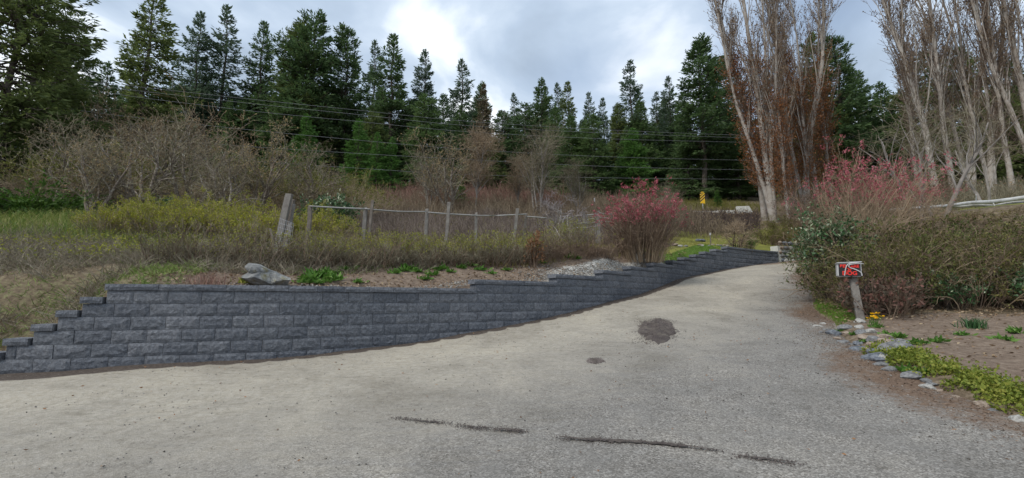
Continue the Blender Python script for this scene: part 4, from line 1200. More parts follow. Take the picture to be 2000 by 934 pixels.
for px, pt, Z, w, vv, lb in [(702, 232, 41, 1.1, 6, 'bright green young fir in front of the dark forest row, tallest of its trio'), (738, 258, 39, 1.0, 5, 'bright green young fir beside the tallest of the bright trio'), (765, 268, 40, 1.0, 5, 'bright green young fir on the forest side of the bright trio'),
                             (600, 222, 43, 1.1, 6, 'mid-green young fir standing apart above the arching brambles'), (440, 258, 34, 0.8, 5, 'bright green young fir seen through the bare orchard trees'), (900, 345, 35, 0.9, 5, 'low bright green fir beside the pale bare trunk'), (1235, 250, 50, 1.3, 6, 'broad green fir directly behind the red budding shrub'), (1400, 372, 41, .9, 5, 'low green fir sapling beside the striped marker')]:
    fir(px, pt, Z, w, 'fir_young' if pt > 240 or px < 760 else 'fir', lb, 'young firs before the forest', vv)
# dark mass at the side above the bank
DL = [(105, 60, 30, 1.2, 'fir_olive', 6, 'dark fir next to the big spreading fir above the bank'), (160, 70, 34, 1.1, 'fir', 2, 'dark fir between the spreading fir and the open-crowned fir'), (215, 120, 32, 1.0, 'fir', 5, 'dense dark fir rising behind the grey thicket on the bank'),
      (20, 190, 22, 1.1, 'fir_olive', 6, 'broad olive fir growing low at the top of the grassy bank'), (-40, 130, 27, 1.2, 'fir', 6, 'dark fir at the end of the forest above the grassy bank'), (255, 165, 40, 1.2, 'fir', 6, 'dense fir under the open-crowned tall fir'), (80, 200, 26, 1.2, 'fir', 6, 'dark low fir behind the green juniper mound'),
      (-120, 40, 30, 1.1, 'fir', 2, 'tall dark fir past the spreading fir at the forest end'), (150, 215, 27, 1.1, 'fir', 5, 'low dark fir behind the lichen-grey branches on the bank'), (330, 190, 42, 1.1, 'fir_olive', 6, 'olive fir closing the forest behind the bare orchard'), (-60, 230, 20, 1.0, 'fir_olive', 6, 'wide low fir at the outer edge of the grassy bank')]
for px, pt, Z, w, mt, vv, lb in DL: fir(px, pt, Z, w, mt, lb, 'dark firs above the grassy bank', vv)
# the big spreading fir close by
def big_fir():
    Z = 22.5; p = atZ(35, 60, Z); g = UZ(p[0], p[1])
    t = thing('spreading_fir', 'big old fir with long spreading drooping limbs above the grassy bank', 'tree', (p[0], p[1], g - 0.2), 0.6)
    wood, g2 = conifer_parts(77, 17, 5.4, 26000, 0.28, 1, 0.42, 0.34, 0.085, 0.8)
    obj('trunk', wood, t); obj('crown', g2.mesh('conifer_crown', M['fir_olive']), t)
big_fir()

# ---- poplars
def poplar_parts(seed, h, R0, lean, fork=True):
    r = np.random.default_rng(seed)
    n = 3 if fork else 1
    st = np.zeros((n, 3)); st[:, 2] = -0.3
    if n == 3:
        d = np.array([[lean, 0, 1.0], [lean - 0.09, 0.05, 1.0], [lean + 0.07, -0.05, 1.0]])
    else: d = np.array([[lean, 0.0, 1.0]])
    P = grow(r, st, d, np.array([h, h * 0.9, h * 0.85])[:n], 10, 0.035, 0.03)
    if n == 3: P[:, :, :] = P; 
    R = np.array([1.0, 0.72, 0.65])[:n, None] * R0 * np.linspace(1.0, 0.10, 10)[None] ** 0.8
    R[:, 0] *= 1.25
    G = Geo(); G.tube(P, R, 8)
    G2 = Geo()
    L1, R1 = sprout(r, P, R, int(30 * n ** 0.6), (0.14, 0.97), h * 0.30, 0.30, 0.75, 7, 0.07, 0.40, 0.055, 0.10, 0.25, 0.55)
    G.tube(L1, R1, 5)
    L2, R2 = sprout(r, L1, R1, 220, (0.12, 1), h * 0.115, 0.34, 0.55, 5, 0.10, 0.6, 0.017, 0.06, 0.4, 0.4)
    G2.tube(L2, R2, 3)
    L3, R3 = sprout(r, np.concatenate([L2]), R2, 850, (0.1, 1), h * 0.05, 0.42, 0.35, 4, 0.14, 0.7, 0.009, 0.04, 0.6, 0.3)
    G2.tube(L3, np.maximum(R3, 0.006), 3)
    LT, RT = sprout(r, P, R, 300, (0.12, 0.58), h * 0.075, 0.75, 0.45, 4, 0.15, 0.2, 0.015, 0.08)
    G2.tube(LT, np.maximum(RT, 0.007), 3)
    g3 = Geo()
    q, T = tips(r, L3, 3400, (0.1, 1.0)); V, Q = leaves(r, q, T + r.normal(size=T.shape) * 0.6, 0.13 * r.uniform(.6, 1.3, 3400), 0.06); g3.add(V, Q)
    g4 = Geo()
    q, T = tips(r, LT, 3600, (0.2, 1.0)); V, Q = leaves(r, q + r.normal(size=q.shape) * 0.15, T + r.normal(size=T.shape) * 0.8, 0.14 * r.uniform(.6, 1.3, 3600), 0.07); g4.add(V, Q)
    return G.mesh('poplar_wood', M['bark_poplar'], True), G2.mesh('poplar_twigs', M['twig_poplar']), g3.mesh('poplar_buds', M['bud_poplar']), g4.mesh('poplar_suckers', M['leaf_rust'])
PV = {'a': poplar_parts(1, 22, 0.23, -0.06), 'b': poplar_parts(2, 22, 0.19, -0.08, False), 'c': poplar_parts(3, 21, 0.20, 0.0), 'd': poplar_parts(4, 19, 0.15, -0.02, False), 'e': poplar_parts(5, 18, .17, -0.07)}
POP = [(1512, 434, 31.0, 'a', 1.0, 'thickest forked poplar trunk with rust-brown suckers, nearest the concrete barrier'), (1495, 430, 32.0, 'b', 0.95, 'slender poplar leaning out over the bramble bank side of its clump'), (1541, 434, 30.0, 'd', 0.8, 'slim pale poplar stem standing just clear of the thick forked trunk'),
       (1576, 425, 33.0, 'c', 1.0, 'forked poplar in the middle of the clump by the green shrubs'), (1602, 425, 34.0, 'b', 1.0, 'straight poplar behind the laurel, inner member of its clump'), (1628, 425, 34.5, 'd', 0.95, 'outermost thin poplar of the clump, on the sky gap side'), (1556, 425, 35.5, 'e', 1.1, 'poplar at the back of the clump between the forked ones'),
       (1835, 420, 24.0, 'b', 0.85, 'poplar leaning toward the sky gap above the fallen log'), (1868, 420, 25.0, 'd', 1.0, 'straight thin poplar next to the leaning one above the log'), (1905, 420, 25.5, 'c', 0.8, 'forked poplar growing behind the middle of the fallen log'), (1945, 420, 25.0, 'c', 0.8, 'poplar with upright forks behind the thick end of the log'),
       (1985, 420, 24.5, 'd', 0.9, 'poplar standing past the thick end of the fallen log'), (1800, 415, 27.5, 'd', 0.9, 'thin outer poplar of the log-side clump at the sky gap'), (2045, 420, 24.0, 'a', 0.85, 'farthest-out forked poplar of the log-side clump')]
for i, (px, py, Z, v, s, lb) in enumerate(POP):
    p = atZ(px, py, Z); g = UZ(p[0], p[1])
    t = thing('poplar_tree', lb, 'tree', (p[0], p[1], g - 0.1), [0.0, 0.2, -0.2][i % 3], 'leafless poplars', s)
    for nm, me_ in zip(('trunk', 'crown', 'buds', 'suckers') if i < 7 else ('trunk', 'crown', 'buds'), PV[v]): obj(nm, me_, t)

# ---- bare trees
def bare_parts(seed, h, R0, ntr, spread, n1, n2, n3, nb=1500, up=0.3, mat='bark_lichen', tmat='twig_grey', bud='bud_grey', curl=0.14, l1=0.55, bs=0.05, splay=0.45):
    r = np.random.default_rng(seed)
    st = r.normal(size=(ntr, 3)) * 0.10; st[:, 2] = -0.15
    a = np.linspace(0, 2 * math.pi, ntr, endpoint=False) + r.uniform(0, 1)
    d = np.stack([np.cos(a) * splay, np.sin(a) * splay, np.ones(ntr)], -1)
    P = grow(r, st, d, h * 0.72 * r.uniform(0.85, 1.1, ntr), 8, curl * 0.8, 0.02)
    R = R0 * np.linspace(1, 0.25, 8)[None] * r.uniform(0.7, 1.1, ntr)[:, None]
    G = Geo(); G.tube(P, R, 6)
    L1, R1 = sprout(r, P, R, n1, (0.22, 1), h * l1, spread, up, 7, curl, 0.55, R0 * 0.5, 0.0, 0.3, 0.35)
    G.tube(L1, R1, 4)
    L2, R2 = sprout(r, L1, R1, n2, (0.15, 1), h * 0.24, 0.65, 0.12, 5, curl * 1.3, 0.6, 0.018, 0.02, 0.4, 0.3)
    G2 = Geo(); G2.tube(L2, np.maximum(R2, 0.006), 3)
    L3, R3 = sprout(r, L2, R2, n3, (0.1, 1), h * 0.11, 0.65, 0.12, 4, curl * 1.5, 0.7, 0.010, 0.03, 0.6, 0.2)
    G2.tube(L3, np.maximum(R3, 0.0045), 3)
    q, T = tips(r, L3, nb, (0.2, 1)); V, Q = leaves(r, q, T + r.normal(size=T.shape) * 0.7, bs * r.uniform(.6, 1.4, nb), bs * 0.5)
    return G.mesh('limbs', M[mat], True), G2.mesh('twigs', M[tmat]), Geo().add(V, Q).mesh('buds', M[bud])
BV = {'orch1': bare_parts(21, 4.5, 0.13, 3, 0.62, 26, 170, 700, 1500, bs=0.075), 'orch2': bare_parts(22, 4.5, 0.12, 4, 0.66, 28, 180, 700, 1500, bs=0.075), 'orch3': bare_parts(23, 4.5, 0.11, 5, 0.55, 28, 180, 700, 1600, 0.35, bud='bud_tan', bs=0.08),
      'tall': bare_parts(29, 4.5, 0.10, 3, 0.5, 26, 150, 480, 1300, 0.35, 'bark_lichen', 'twig_tan', 'bud_tan', bs=0.07), 'up1': bare_parts(24, 6.5, 0.10, 1, 0.50, 34, 300, 1500, 2200, 0.35, 'bark_grey', 'twig_tan', 'bud_grey', 0.10, 0.30, 0.06, 0.05), 'up2': bare_parts(25, 6.5, 0.09, 4, 0.42, 30, 300, 1500, 2000, 0.45, 'bark_grey', 'twig_grey', 'bud_grey', 0.08, 0.36, 0.05, 0.22),
      'gnarl': bare_parts(26, 2.1, 0.07, 2, 0.66, 24, 200, 900, 900, 0.12, 'bark_pale', 'twig_pale', 'bud_grey', 0.26, 0.62, 0.022, 0.4), 'sap': bare_parts(27, 5, 0.085, 2, 0.45, 14, 70, 200, 150, 0.35, 'bark_grey', 'twig_grey', 'bud_grey', 0.12, 0.4, 0.04, 0.3),
      'curl': bare_parts(28, 2.0, 0.04, 6, 0.6, 30, 200, 800, 300, 0.2, 'bark_dark', 'twig_tan', 'bud_grey', 0.22, 0.4, 0.04, 0.3)}
def bare(px, py, Z, v, h, hv, label, group, rot=None, wide=1.0):
    p = atZ(px, py, Z); g = UZ(p[0], p[1]); s = h / hv
    t = thing('bare_tree', label, 'tree', (p[0], p[1], g - 0.05), rot if rot is not None else (px * 0.61) % 6.28, group, (s * wide, s * wide, s))
    for nm, me_ in zip(('trunk', 'crown', 'buds'), BV[v]): obj(nm, me_, t)
OG = 'leafless orchard trees on the bank'
for a in [(375, 418, 19.5, 'orch1', 4.3, 4.5, 'leafless lichen-grey fruit tree with a short dark trunk over the yellow shrubs'), (428, 424, 18.5, 'orch2', 3.4, 4.5, 'low multi-stemmed leafless tree beside the short dark fruit tree trunk'), (500, 425, 20.5, 'orch3', 4.2, 4.5, 'leafless tree spreading above the broken leaning gate'),
          (262, 430, 19, 'orch2', 4.6, 4.5, 'leafless tangled tree between the juniper mound and the fruit trees'), (175, 440, 17.5, 'orch3', 3.6, 4.5, 'low tangled leafless tree above the tall green grass'), (598, 428, 21, 'orch1', 3.6, 4.5, 'leafless tree with tan twigs at the start of the field fence'),
          (330, 400, 26, 'tall', 6.6, 4.5, 'taller leafless tree with tan twig ends behind the fruit trees'), (215, 402, 27, 'tall', 6.6, 4.5, 'tall leafless tree against the dark firs above the bank'), (655, 418, 23, 'orch2', 3.2, 4.5, 'leafless bush-like tree arching over the field fence rail'), (425, 395, 30, 'tall', 5.6, 4.5, 'tan-twigged leafless tree in front of the young fir'), (110, 420, 21, 'orch1', 4.4, 4.5, 'leafless tree with pale lichened limbs behind the juniper')]:
    bare(*a, OG)
CG = 'leafless trees along the upper road'
for a in [(925, 425, 31, 'up1', 6.6, 6.5, 'leafless tree with one straight pale trunk before the forest'), (878, 428, 30, 'orch3', 5.2, 4.5, 'leafless tan-twigged tree crowding the straight pale trunk'), (1050, 432, 31, 'up2', 6.4, 6.5, 'leafless tree with slanting pale stems fanning out above the gnarled tree'), (1010, 420, 33, 'up1', 5.0, 6.5, 'thin leafless tree between the straight trunk and the fanning stems'),
          (1130, 425, 33, 'up2', 4.2, 6.5, 'low leafless grey tree just behind the gnarled fruit tree'), (840, 415, 32, 'up2', 4.6, 6.5, 'leafless thicket tree at the forest side of the tan-twigged tree'), (1300, 430, 27, 'up2', 3.4, 6.5, 'pale brown leafless bush leaning out behind the red budding shrub')]:
    bare(*a, CG)
bare(1097, 452, 19.2, 'gnarl', 2.2, 2.1, 'small gnarled fruit tree with whitish bark behind the fence', None, 0.4, 1.15)
bare(1438, 472, 23.5, 'curl', 2.0, 2.0, 'small dark-stemmed shrub tree with pale curling twigs at the wall top', None, 0.2)
def bare_low(px, Z, h, label, rot):
    p = atZ(px, 440, Z); g = UZ(p[0], p[1]); s = h / 5
    t = thing('bare_sapling', label, 'tree', (p[0], p[1], g - 0.1), rot, 'pale bare saplings behind the hedge', (s, s, s))
    for nm, me_ in zip(('trunk', 'crown', 'buds'), BV['sap']): obj(nm, me_, t)
bare_low(1795, 15.2, 4.6, 'pale grey forked sapling standing right before the thin end of the log', 0.3)
bare_low(1836, 15.6, 5.2, 'pale grey sapling with a Y fork crossing the fallen log', 2.6)
bare_low(1925, 18.5, 5.0, 'grey leaning sapling among the poplars behind the thick end of the log', 4.4)

# ---- shrubs
def shrub_parts(seed, h, w, nst, n2, n3, nleaf, leaf, smat, tmat, lmat, vase=0.5, droop=0.0, base_w=0.25, lt=(0.2, 1.0), sr=0.009, zmin=0.0, lsp=0.06, curl=0.09, nleaf2=0, lmat2=None, zmin2=0.0, clus=1, hvar=0.6, dome=0.3):
    r = np.random.default_rng(seed)
    a = r.uniform(0, 2 * math.pi, nst); rad = np.sqrt(r.uniform(0, 1, nst))
    st = np.stack([np.cos(a) * rad * base_w * w, np.sin(a) * rad * base_w * w, np.full(nst, -0.06)], -1)
    sl = vase * w / h * rad
    d = np.stack([np.cos(a) * sl, np.sin(a) * sl, np.ones(nst)], -1)
    P = grow(r, st, d, h * r.uniform(hvar, 1.05, nst) * (1.08 - dome * rad ** 2), 7, curl, -droop)
    R = sr * r.uniform(0.6, 1.4, nst)[:, None] * np.linspace(1, 0.45, 7)[None]
    G = Geo(); G.tube(P, R, 3)
    G2 = Geo()
    L2, R2 = sprout(r, P, R, n2, (0.2, 1), h * 0.34, 0.45, 0.15, 5, curl * 1.5, 0.75, 0.02, 0.0, 0.5, 0.45)
    G2.tube(L2, np.maximum(R2, 0.003), 3)
    src = L2
    if n3:
        L3, R3 = sprout(r, L2, R2, n3, (0.15, 1), h * 0.16, 0.5, 0.12, 4, curl * 2, 0.7, 0.01, 0.0, 0.6, 0.3)
        G2.tube(L3, np.maximum(R3, 0.0028), 3); src = L3
    out = [('stems', G.mesh('stems', M[smat])), ('crown', G2.mesh('crown', M[tmat]))]
    for nm, nl, lm_, zm in (('leaves', nleaf, lmat, zmin), ('young_leaves', nleaf2, lmat2, zmin2)):
        if not nl: continue
        q, T = tips(r, src, nl * 2 if zm > 0 else nl, lt)
        if zm > 0:
            pr = np.clip((q[:, 2] / h - zm) / 0.25, 0, 1) > r.uniform(0, 1, len(q)); q, T = q[pr], T[pr]
        if clus > 1:
            q = np.repeat(q[::clus], clus, 0); T = np.repeat(T[::clus], clus, 0)
        q = q + r.normal(size=q.shape) * lsp * 0.5
        V, Q = leaves(r, q, T + r.normal(size=T.shape) * 0.8, leaf * r.uniform(.6, 1.4, len(q)), leaf * 0.45)
        out.append((nm, Geo().add(V, Q).mesh(nm, M[lm_])))
    return out
def put(parts, name, label, p, g, cat='shrub', group=None, rot=0.0, scale=1.0):
    t = thing(name, label, cat, (p[0], p[1], g - 0.03), rot, group, scale)
    for nm, me_ in parts: obj(nm, me_, t)
    return t
HZ = lambda px: float(np.interp(px, [250, 300, 480, 600, 700, 900, 1000, 1180, 1200], [9.4, 9.7, 10.2, 10.8, 11.35, 12.75, 13.5, 15.3, 15.5]))
HV = [shrub_parts(31 + i, 0.95, 1.0, 70, 300, 620, nl, 0.04, 'twig_brown', tm, 'leaf_new', 0.5, 0, 0.42, sr=0.008, zmin=0.35, curl=0.17, clus=3, hvar=0.3) for i, (tm, nl) in enumerate((('twig_grey', 420), ('twig_brown', 260), ('twig_grey', 1000)))]
r = random.Random(3)
hx = [330, 385, 440, 500, 556, 604, 650, 694, 737, 778, 817, 855, 892, 928, 962, 995, 1030, 1062, 1094, 1124, 1152, 1178]
for i, px in enumerate(hx):
    p = atZ(px, 510, HZ(px)); g = UZ(p[0], p[1])
    brown = px > 1030
    lb = 'dense brown clipped twiggy hedge shrub at the rail gate end of the hedge' if brown else ('leafless grey-brown hedge shrub in the row behind the boulder' if px < 620 else 'twiggy hedge shrub with yellow-green tips in front of the field fence')
    t = put(HV[1 if brown else (0 if px < 620 else 2)], 'hedge_shrub', lb, p, g, 'shrub', 'leafless hedge above the wall', r.uniform(0, 6), (1.0, 1.0, r.uniform(0.75, 1.2) * (0.9 if brown else 1)))
for i, px in enumerate([625, 700, 770, 845, 915, 985, 1085, 1130]):
    p = atZ(px, 500, HZ(px) + 0.75); g = UZ(p[0], p[1])
    put(HV[2], 'hedge_shrub', 'yellow-tipped twiggy shrub in the second row right along the field fence' if px < 1050 else 'yellow-tipped shrub behind the clipped brown hedge end', p, g, 'shrub', 'leafless hedge above the wall', i * 1.3, (1.0, 1.0, 0.95 if px < 1050 else 1.25))
# yellow-green shrubs on the bank
YV = [shrub_parts(41 + i, 1.1, 1.5, 80, 260, 600, 2200, 0.05, 'twig_grey', 'twig_tan', 'leaf_new', 0.6, 0, 0.35, zmin=0.25) for i in range(2)]
for i, (px, py, Z, s) in enumerate([(215, 470, 13.5, 0.9), (262, 476, 13.6, 1.0), (312, 478, 13.4, 1.0), (362, 476, 13.8, 1.05), (410, 474, 14, 1.0), (458, 474, 14, 1.1), (505, 474, 13.6, 1.1), (545, 470, 14, 1.0), (640, 465, 15.5, 1.1), (290, 460, 15.5, 1.0), (395, 455, 16, 1.1), (480, 455, 16, 1.1), (590, 470, 14.4, 1.1)]):
    p = atZ(px, py, Z); g = UZ(p[0], p[1])
    put(YV[i % 2], 'budding_shrub', 'low shrub with fresh yellow-green leaves ' + ('in the back row close under the orchard trees' if Z > 15 else 'in the front band between dead grass and orchard trees'), p, g, 'shrub', 'yellow-green shrubs on the bank', i * 1.1, s)
BRW = shrub_parts(49, 2.6, 3.4, 120, 500, 1400, 4200, 0.085, 'twig_grey', 'twig_tan', 'leaf_olive', 1.0, 0.05, 0.3, zmin=0.3)
for i, (px, py, Z, s, lb) in enumerate([(640, 420, 22, 1.0, 'arching bramble mound with olive leaves behind the fence corner'), (560, 420, 23, 1.05, 'olive-leaved shrub mound behind the leaning gate'), (690, 405, 26, .9, 'arching leafy mound in front of the bright young firs'), (135, 400, 21, 1.05, 'olive-leaved shrub mound beside the juniper under the firs'), (225, 412, 22, 1.1, 'olive-leaved shrub mound tangled in the leafless trees past the juniper'), (300, 415, 24, 1.1, 'olive-leaved shrub mound behind the short-trunked fruit tree'), (480, 405, 25, 1.1, 'olive-leaved shrub mound behind the low multi-stemmed tree'), (70, 385, 25, 1.2, 'olive-leaved shrub mound under the big spreading fir')]):
    p = atZ(px, py, Z); put(BRW, 'arching_shrub', lb, p, UZ(p[0], p[1]), 'shrub', None, i * 2.0, s)
EVG = shrub_parts(50, 1.5, 1.6, 50, 200, 500, 1600, 0.12, 'bark_dark', 'twig_brown', 'leaf_laurel', 0.6, 0, 0.3, lsp=0.1, nleaf2=260, lmat2='leaf_variegated', zmin2=0.4)
p = atZ(640, 440, 18); put(EVG, 'evergreen_shrub', 'broadleaf evergreen shrub behind the first field fence post', p, UZ(p[0], p[1]), 'shrub', None, 0.4, 1.1)
p = atZ(330, 425, 18.0); put(EVG, 'evergreen_shrub', 'small broadleaf evergreen under the short-trunked fruit tree', p, UZ(p[0], p[1]), 'shrub', None, 1.4, 0.62)
# red budding shrubs
RS = shrub_parts(51, 2.65, 2.2, 230, 1200, 3400, 8500, 0.075, 'twig_tan', 'twig_brown', 'leaf_red', 0.50, -0.04, 0.28, sr=0.010, zmin=0.44, curl=0.17, clus=4, hvar=0.45, dome=0.5)
p = atZ(1258, 502, 16.5); put(RS, 'red_shrub', 'tall vase-shaped shrub with pinkish red buds on its top above the wall', p, UZ(p[0], p[1]), 'shrub', None, 0.3, 1.0)
RS2 = shrub_parts(52, 2.9, 2.6, 90, 380, 1200, 3600, 0.07, 'twig_tan', 'twig_tan', 'leaf_red', 0.8, 0.02, 0.3, sr=0.011, zmin=0.45, curl=0.2, clus=4)
p = atZ(1688, 470, 13.6); put(RS2, 'red_shrub', 'sprawling shrub with pinkish red buds rising behind the laurel', p, max(UZ(p[0], p[1]), LZ(p[0], p[1])), 'shrub', None, 0.9, (0.85, 0.85, 1.12))
p = atZ(1765, 450, 14.6); put(RS2, 'red_shrub', 'low red budding shrub under the thin end of the fallen log', p, max(UZ(p[0], p[1]), LZ(p[0], p[1])) , 'shrub', None, 2.9, 0.66)
RS3 = shrub_parts(53, 2.8, 3.2, 130, 500, 1500, 1500, 0.08, 'twig_brown', 'twig_brown', 'leaf_maroon', 0.8, 0, 0.3, sr=0.012, zmin=0.3)
for i, (px, py, Z, s, lb) in enumerate([(1700, 420, 21.5, 1.05, 'rusty brown leafless shrub behind the sprawling red shrub'), (1650, 430, 24, 1.05, 'rusty brown shrub between the poplars and the red shrub'), (1600, 432, 28, 1.1, 'olive-brown shrub at the foot of the poplar clump'), (1760, 415, 23, 1.0, 'rusty brown shrub before the sky-gap firs')]):
    p = atZ(px, py, Z); put(RS3, 'rusty_shrub', lb, p, UZ(p[0], p[1]), 'shrub', 'rusty shrubs under the poplars', i * 1.9, s)
# laurel by the driveway
LA = shrub_parts(54, 2.4, 0.95, 60, 420, 1100, 3000, 0.115, 'bark_dark', 'twig_brown', 'leaf_laurel', 0.45, 0, 0.32, lsp=0.14, sr=0.012, lt=(0.3, 1), nleaf2=800, lmat2='leaf_variegated', zmin2=0.02)
for i, (px, py, Z, s, lb) in enumerate([(1632, 588, 12.9, 0.98, 'tall glossy laurel with pale new leaf tips at the driveway bend'), (1626, 560, 14.4, 0.95, 'laurel with pale leaf tips just up the driveway from the tallest laurel')]):
    p = hit(px, py, YZ) if i == 0 else atZ(px, py, Z)
    put(LA, 'laurel_shrub', lb, p, YZ(p[0], p[1]), 'shrub', None, i * 2.1 + 0.4, s)
# the mixed hedge
HH = [shrub_parts(61 + i, 2.0, 1.9, 70, 420, 1500, 7000, 0.065, 'twig_brown', 'twig_brown', lm_, 0.5, 0, 0.42, sr=0.010, curl=0.2, lt=(0.0, 1), clus=3, hvar=0.35) for i, lm_ in enumerate(('leaf_hedge', 'leaf_hedge_green'))]
HP = [(8.75, 11.75, 0.92, 0), (9.7, 11.9, 0.98, 1), (10.7, 11.7, 1.0, 0), (11.7, 11.7, 1.0, 1), (12.7, 11.6, 1.0, 0), (13.8, 11.5, 1.0, 1), (9.4, 13.2, 1.15, 1), (10.5, 13.3, 1.15, 0), (11.7, 13.2, 1.15, 1), (12.9, 13.2, 1.15, 0), (14.2, 13.0, 1.15, 1), (15.4, 12.6, 1.15, 0), (14.8, 11.2, 1.05, 0)]
for i, (x, y, s, v) in enumerate(HP):
    put(HH[v], 'hedge_bush', ('front' if y < 12.5 else 'back') + ' row ' + ('brown twiggy' if v == 0 else 'olive-leaved') + ' bush of the thick mixed hedge behind the soil bed', (x, y), YZ(x, y) if y < 12.5 else max(YZ(x, y), LZ(x, y)), 'shrub', 'bushes of the mixed hedge', i * 0.9, s)
for i, (x_, y_, s_, lb) in enumerate([(11.6, 10.9, 0.75, 'dark broadleaf evergreen at the foot of the mixed hedge'), (13.4, 10.6, 0.7, 'second dark broadleaf evergreen at the hedge foot past the strap-leaved clump'), (9.9, 11.1, 0.6, 'low dark evergreen between the rhododendrons and the hedge')]):
    put(EVG, 'evergreen_shrub', lb, (x_, y_), YZ(x_, y_), 'shrub', None, i * 1.3, s_)
CN = shrub_parts(68, 2.4, 3.0, 16, 60, 120, 60, 0.05, 'twig_tan', 'twig_tan', 'leaf_litter', 1.1, 0.07, 0.3, sr=0.012, curl=0.2)
for i, (x_, y_, s_, lb) in enumerate([(10.4, 11.2, 0.85, 'pale arching bare canes over the front of the hedge by the rhododendrons'), (12.4, 11.0, 0.9, 'pale arching bare canes over the hedge above the strap-leaved clump'), (14.0, 10.9, 0.9, 'pale arching bare canes at the outer end of the hedge'), (9.6, 12.6, 1.15, 'pale tall canes rising out of the hedge behind the sign post')]):
    put(CN, 'bare_canes', lb, (x_, y_), YZ(x_, y_), 'shrub', 'arching canes in the mixed hedge', i * 1.7, s_)
MR = shrub_parts(63, 1.0, 1.2, 30, 140, 360, 620, 0.11, 'twig_brown', 'twig_brown', 'leaf_maroon', 0.55, 0, 0.3, lsp=0.1)
for i, (px, py, s, lb) in enumerate([(1722, 622, 1.0, 'maroon-leaved rhododendron right beside the sign post'), (1765, 612, 0.9, 'second maroon-leaved rhododendron at the hedge foot'), (1690, 610, 0.8, 'small dark rhododendron behind the sign post')]):
    p = hit(px, py, YZ); put(MR, 'rhododendron', lb, p, YZ(p[0], p[1]), 'shrub', None, i * 1.5, s)
OR = shrub_parts(64, 1.3, 2.0, 80, 300, 900, 1300, 0.06, 'twig_tan', 'twig_tan', 'grass_yellow', 0.8, 0, 0.4)
for i, (px, Z, h, lb) in enumerate([(1955, 14.0, 2.9, 'ochre yellow bush poking out above the hedge below the log'), (1850, 14.2, 2.7, 'ochre twiggy bush above the hedge below the log middle')]):
    p = atZ(px, 440, Z); g = max(UZ(p[0], p[1]), LZ(p[0], p[1]))
    put(OR, 'ochre_bush', lb, p, g, 'shrub', None, i, (1.0, 1.0, (p[2] - g + 0.4) / 1.3))
# green shrubs at the wall end
GS = shrub_parts(65, 1.35, 1.6, 60, 300, 900, 3000, 0.06, 'twig_brown', 'twig_brown', 'leaf_olive', 0.6, 0, 0.35)
for i, (px, py, Z, s, lb) in enumerate([(1506, 484, 26.2, 1.0, 'olive green rounded shrub behind the end of the block wall'), (1545, 482, 27, 1.05, 'olive green rounded shrub above the rubble wall'), (1530, 470, 29, 1.0, 'olive green shrub standing behind the two rounded ones')]):
    p = atZ(px, py, Z); put(GS, 'green_shrub', lb, p, UZ(p[0], p[1]), 'shrub', 'rounded olive shrubs at the wall end', i * 1.7, s)
GS2 = shrub_parts(66, 0.9, 0.9, 40, 180, 500, 1500, 0.05, 'twig_brown', 'twig_brown', 'leaf_weed', 0.5, 0, 0.35)
p = atZ(1459, 482, 24.2); put(GS2, 'green_shrub', 'small grey-green shrub directly behind the highest wall cap', p, UZ(p[0], p[1]), 'shrub', None, 0, 1.0)
# brown-leaved seedling in the hedge gap
DLF = shrub_parts(67, 1.0, 0.6, 14, 60, 140, 520, 0.10, 'twig_brown', 'twig_brown', 'leaf_dead', 0.3, 0, 0.2)
p = atZ(1041, 515, 13.3); put(DLF, 'dead_leaf_sapling', 'sapling still hung with curled orange-brown dead leaves in the hedge', p, UZ(p[0], p[1]), 'sapling', None, 0, 0.95)
# juniper mound
def juniper():
    r = np.random.default_rng(8)
    p = atZ(55, 420, 18.0); g = UZ(p[0], p[1])
    n = 150; a = r.uniform(0, 6.28, n)
    st = np.stack([r.normal(size=n) * 0.5, r.normal(size=n) * 0.5, np.zeros(n)], -1)
    d = np.stack([np.cos(a), np.sin(a), r.uniform(0.25, 1.1, n)], -1)
    P = grow(r, st, d, r.uniform(1.2, 2.5, n), 7, 0.07, -0.10)
    G = Geo().tube(P, np.full((n, 7), 0.012) * np.linspace(1, .4, 7)[None], 3)
    q, T = tips(r, P, 9000, (0.15, 1)); dd = T + r.normal(size=T.shape) * 0.45; dd[:, 2] -= 0.15
    V, Q = leaves(r, q + r.normal(size=q.shape) * 0.07, dd, 0.22 * r.uniform(.5, 1.3, 9000), 0.06)
    t = thing('juniper', 'bright green arching juniper mound on the bank under the firs', 'shrub', (p[0], p[1], g - 0.05))
    obj('stems', G.mesh('stems', M['bark_dark']), t); obj('foliage', Geo().add(V, Q).mesh('foliage', M['juniper']), t)
    t2 = dup(t, (p[0] - 2.6, p[1] - 0.6, UZ(p[0] - 2.6, p[1] - 0.6) - 0.05), 2.0, 0.9, 'smaller bright green juniper mound further out along the bank')
juniper()

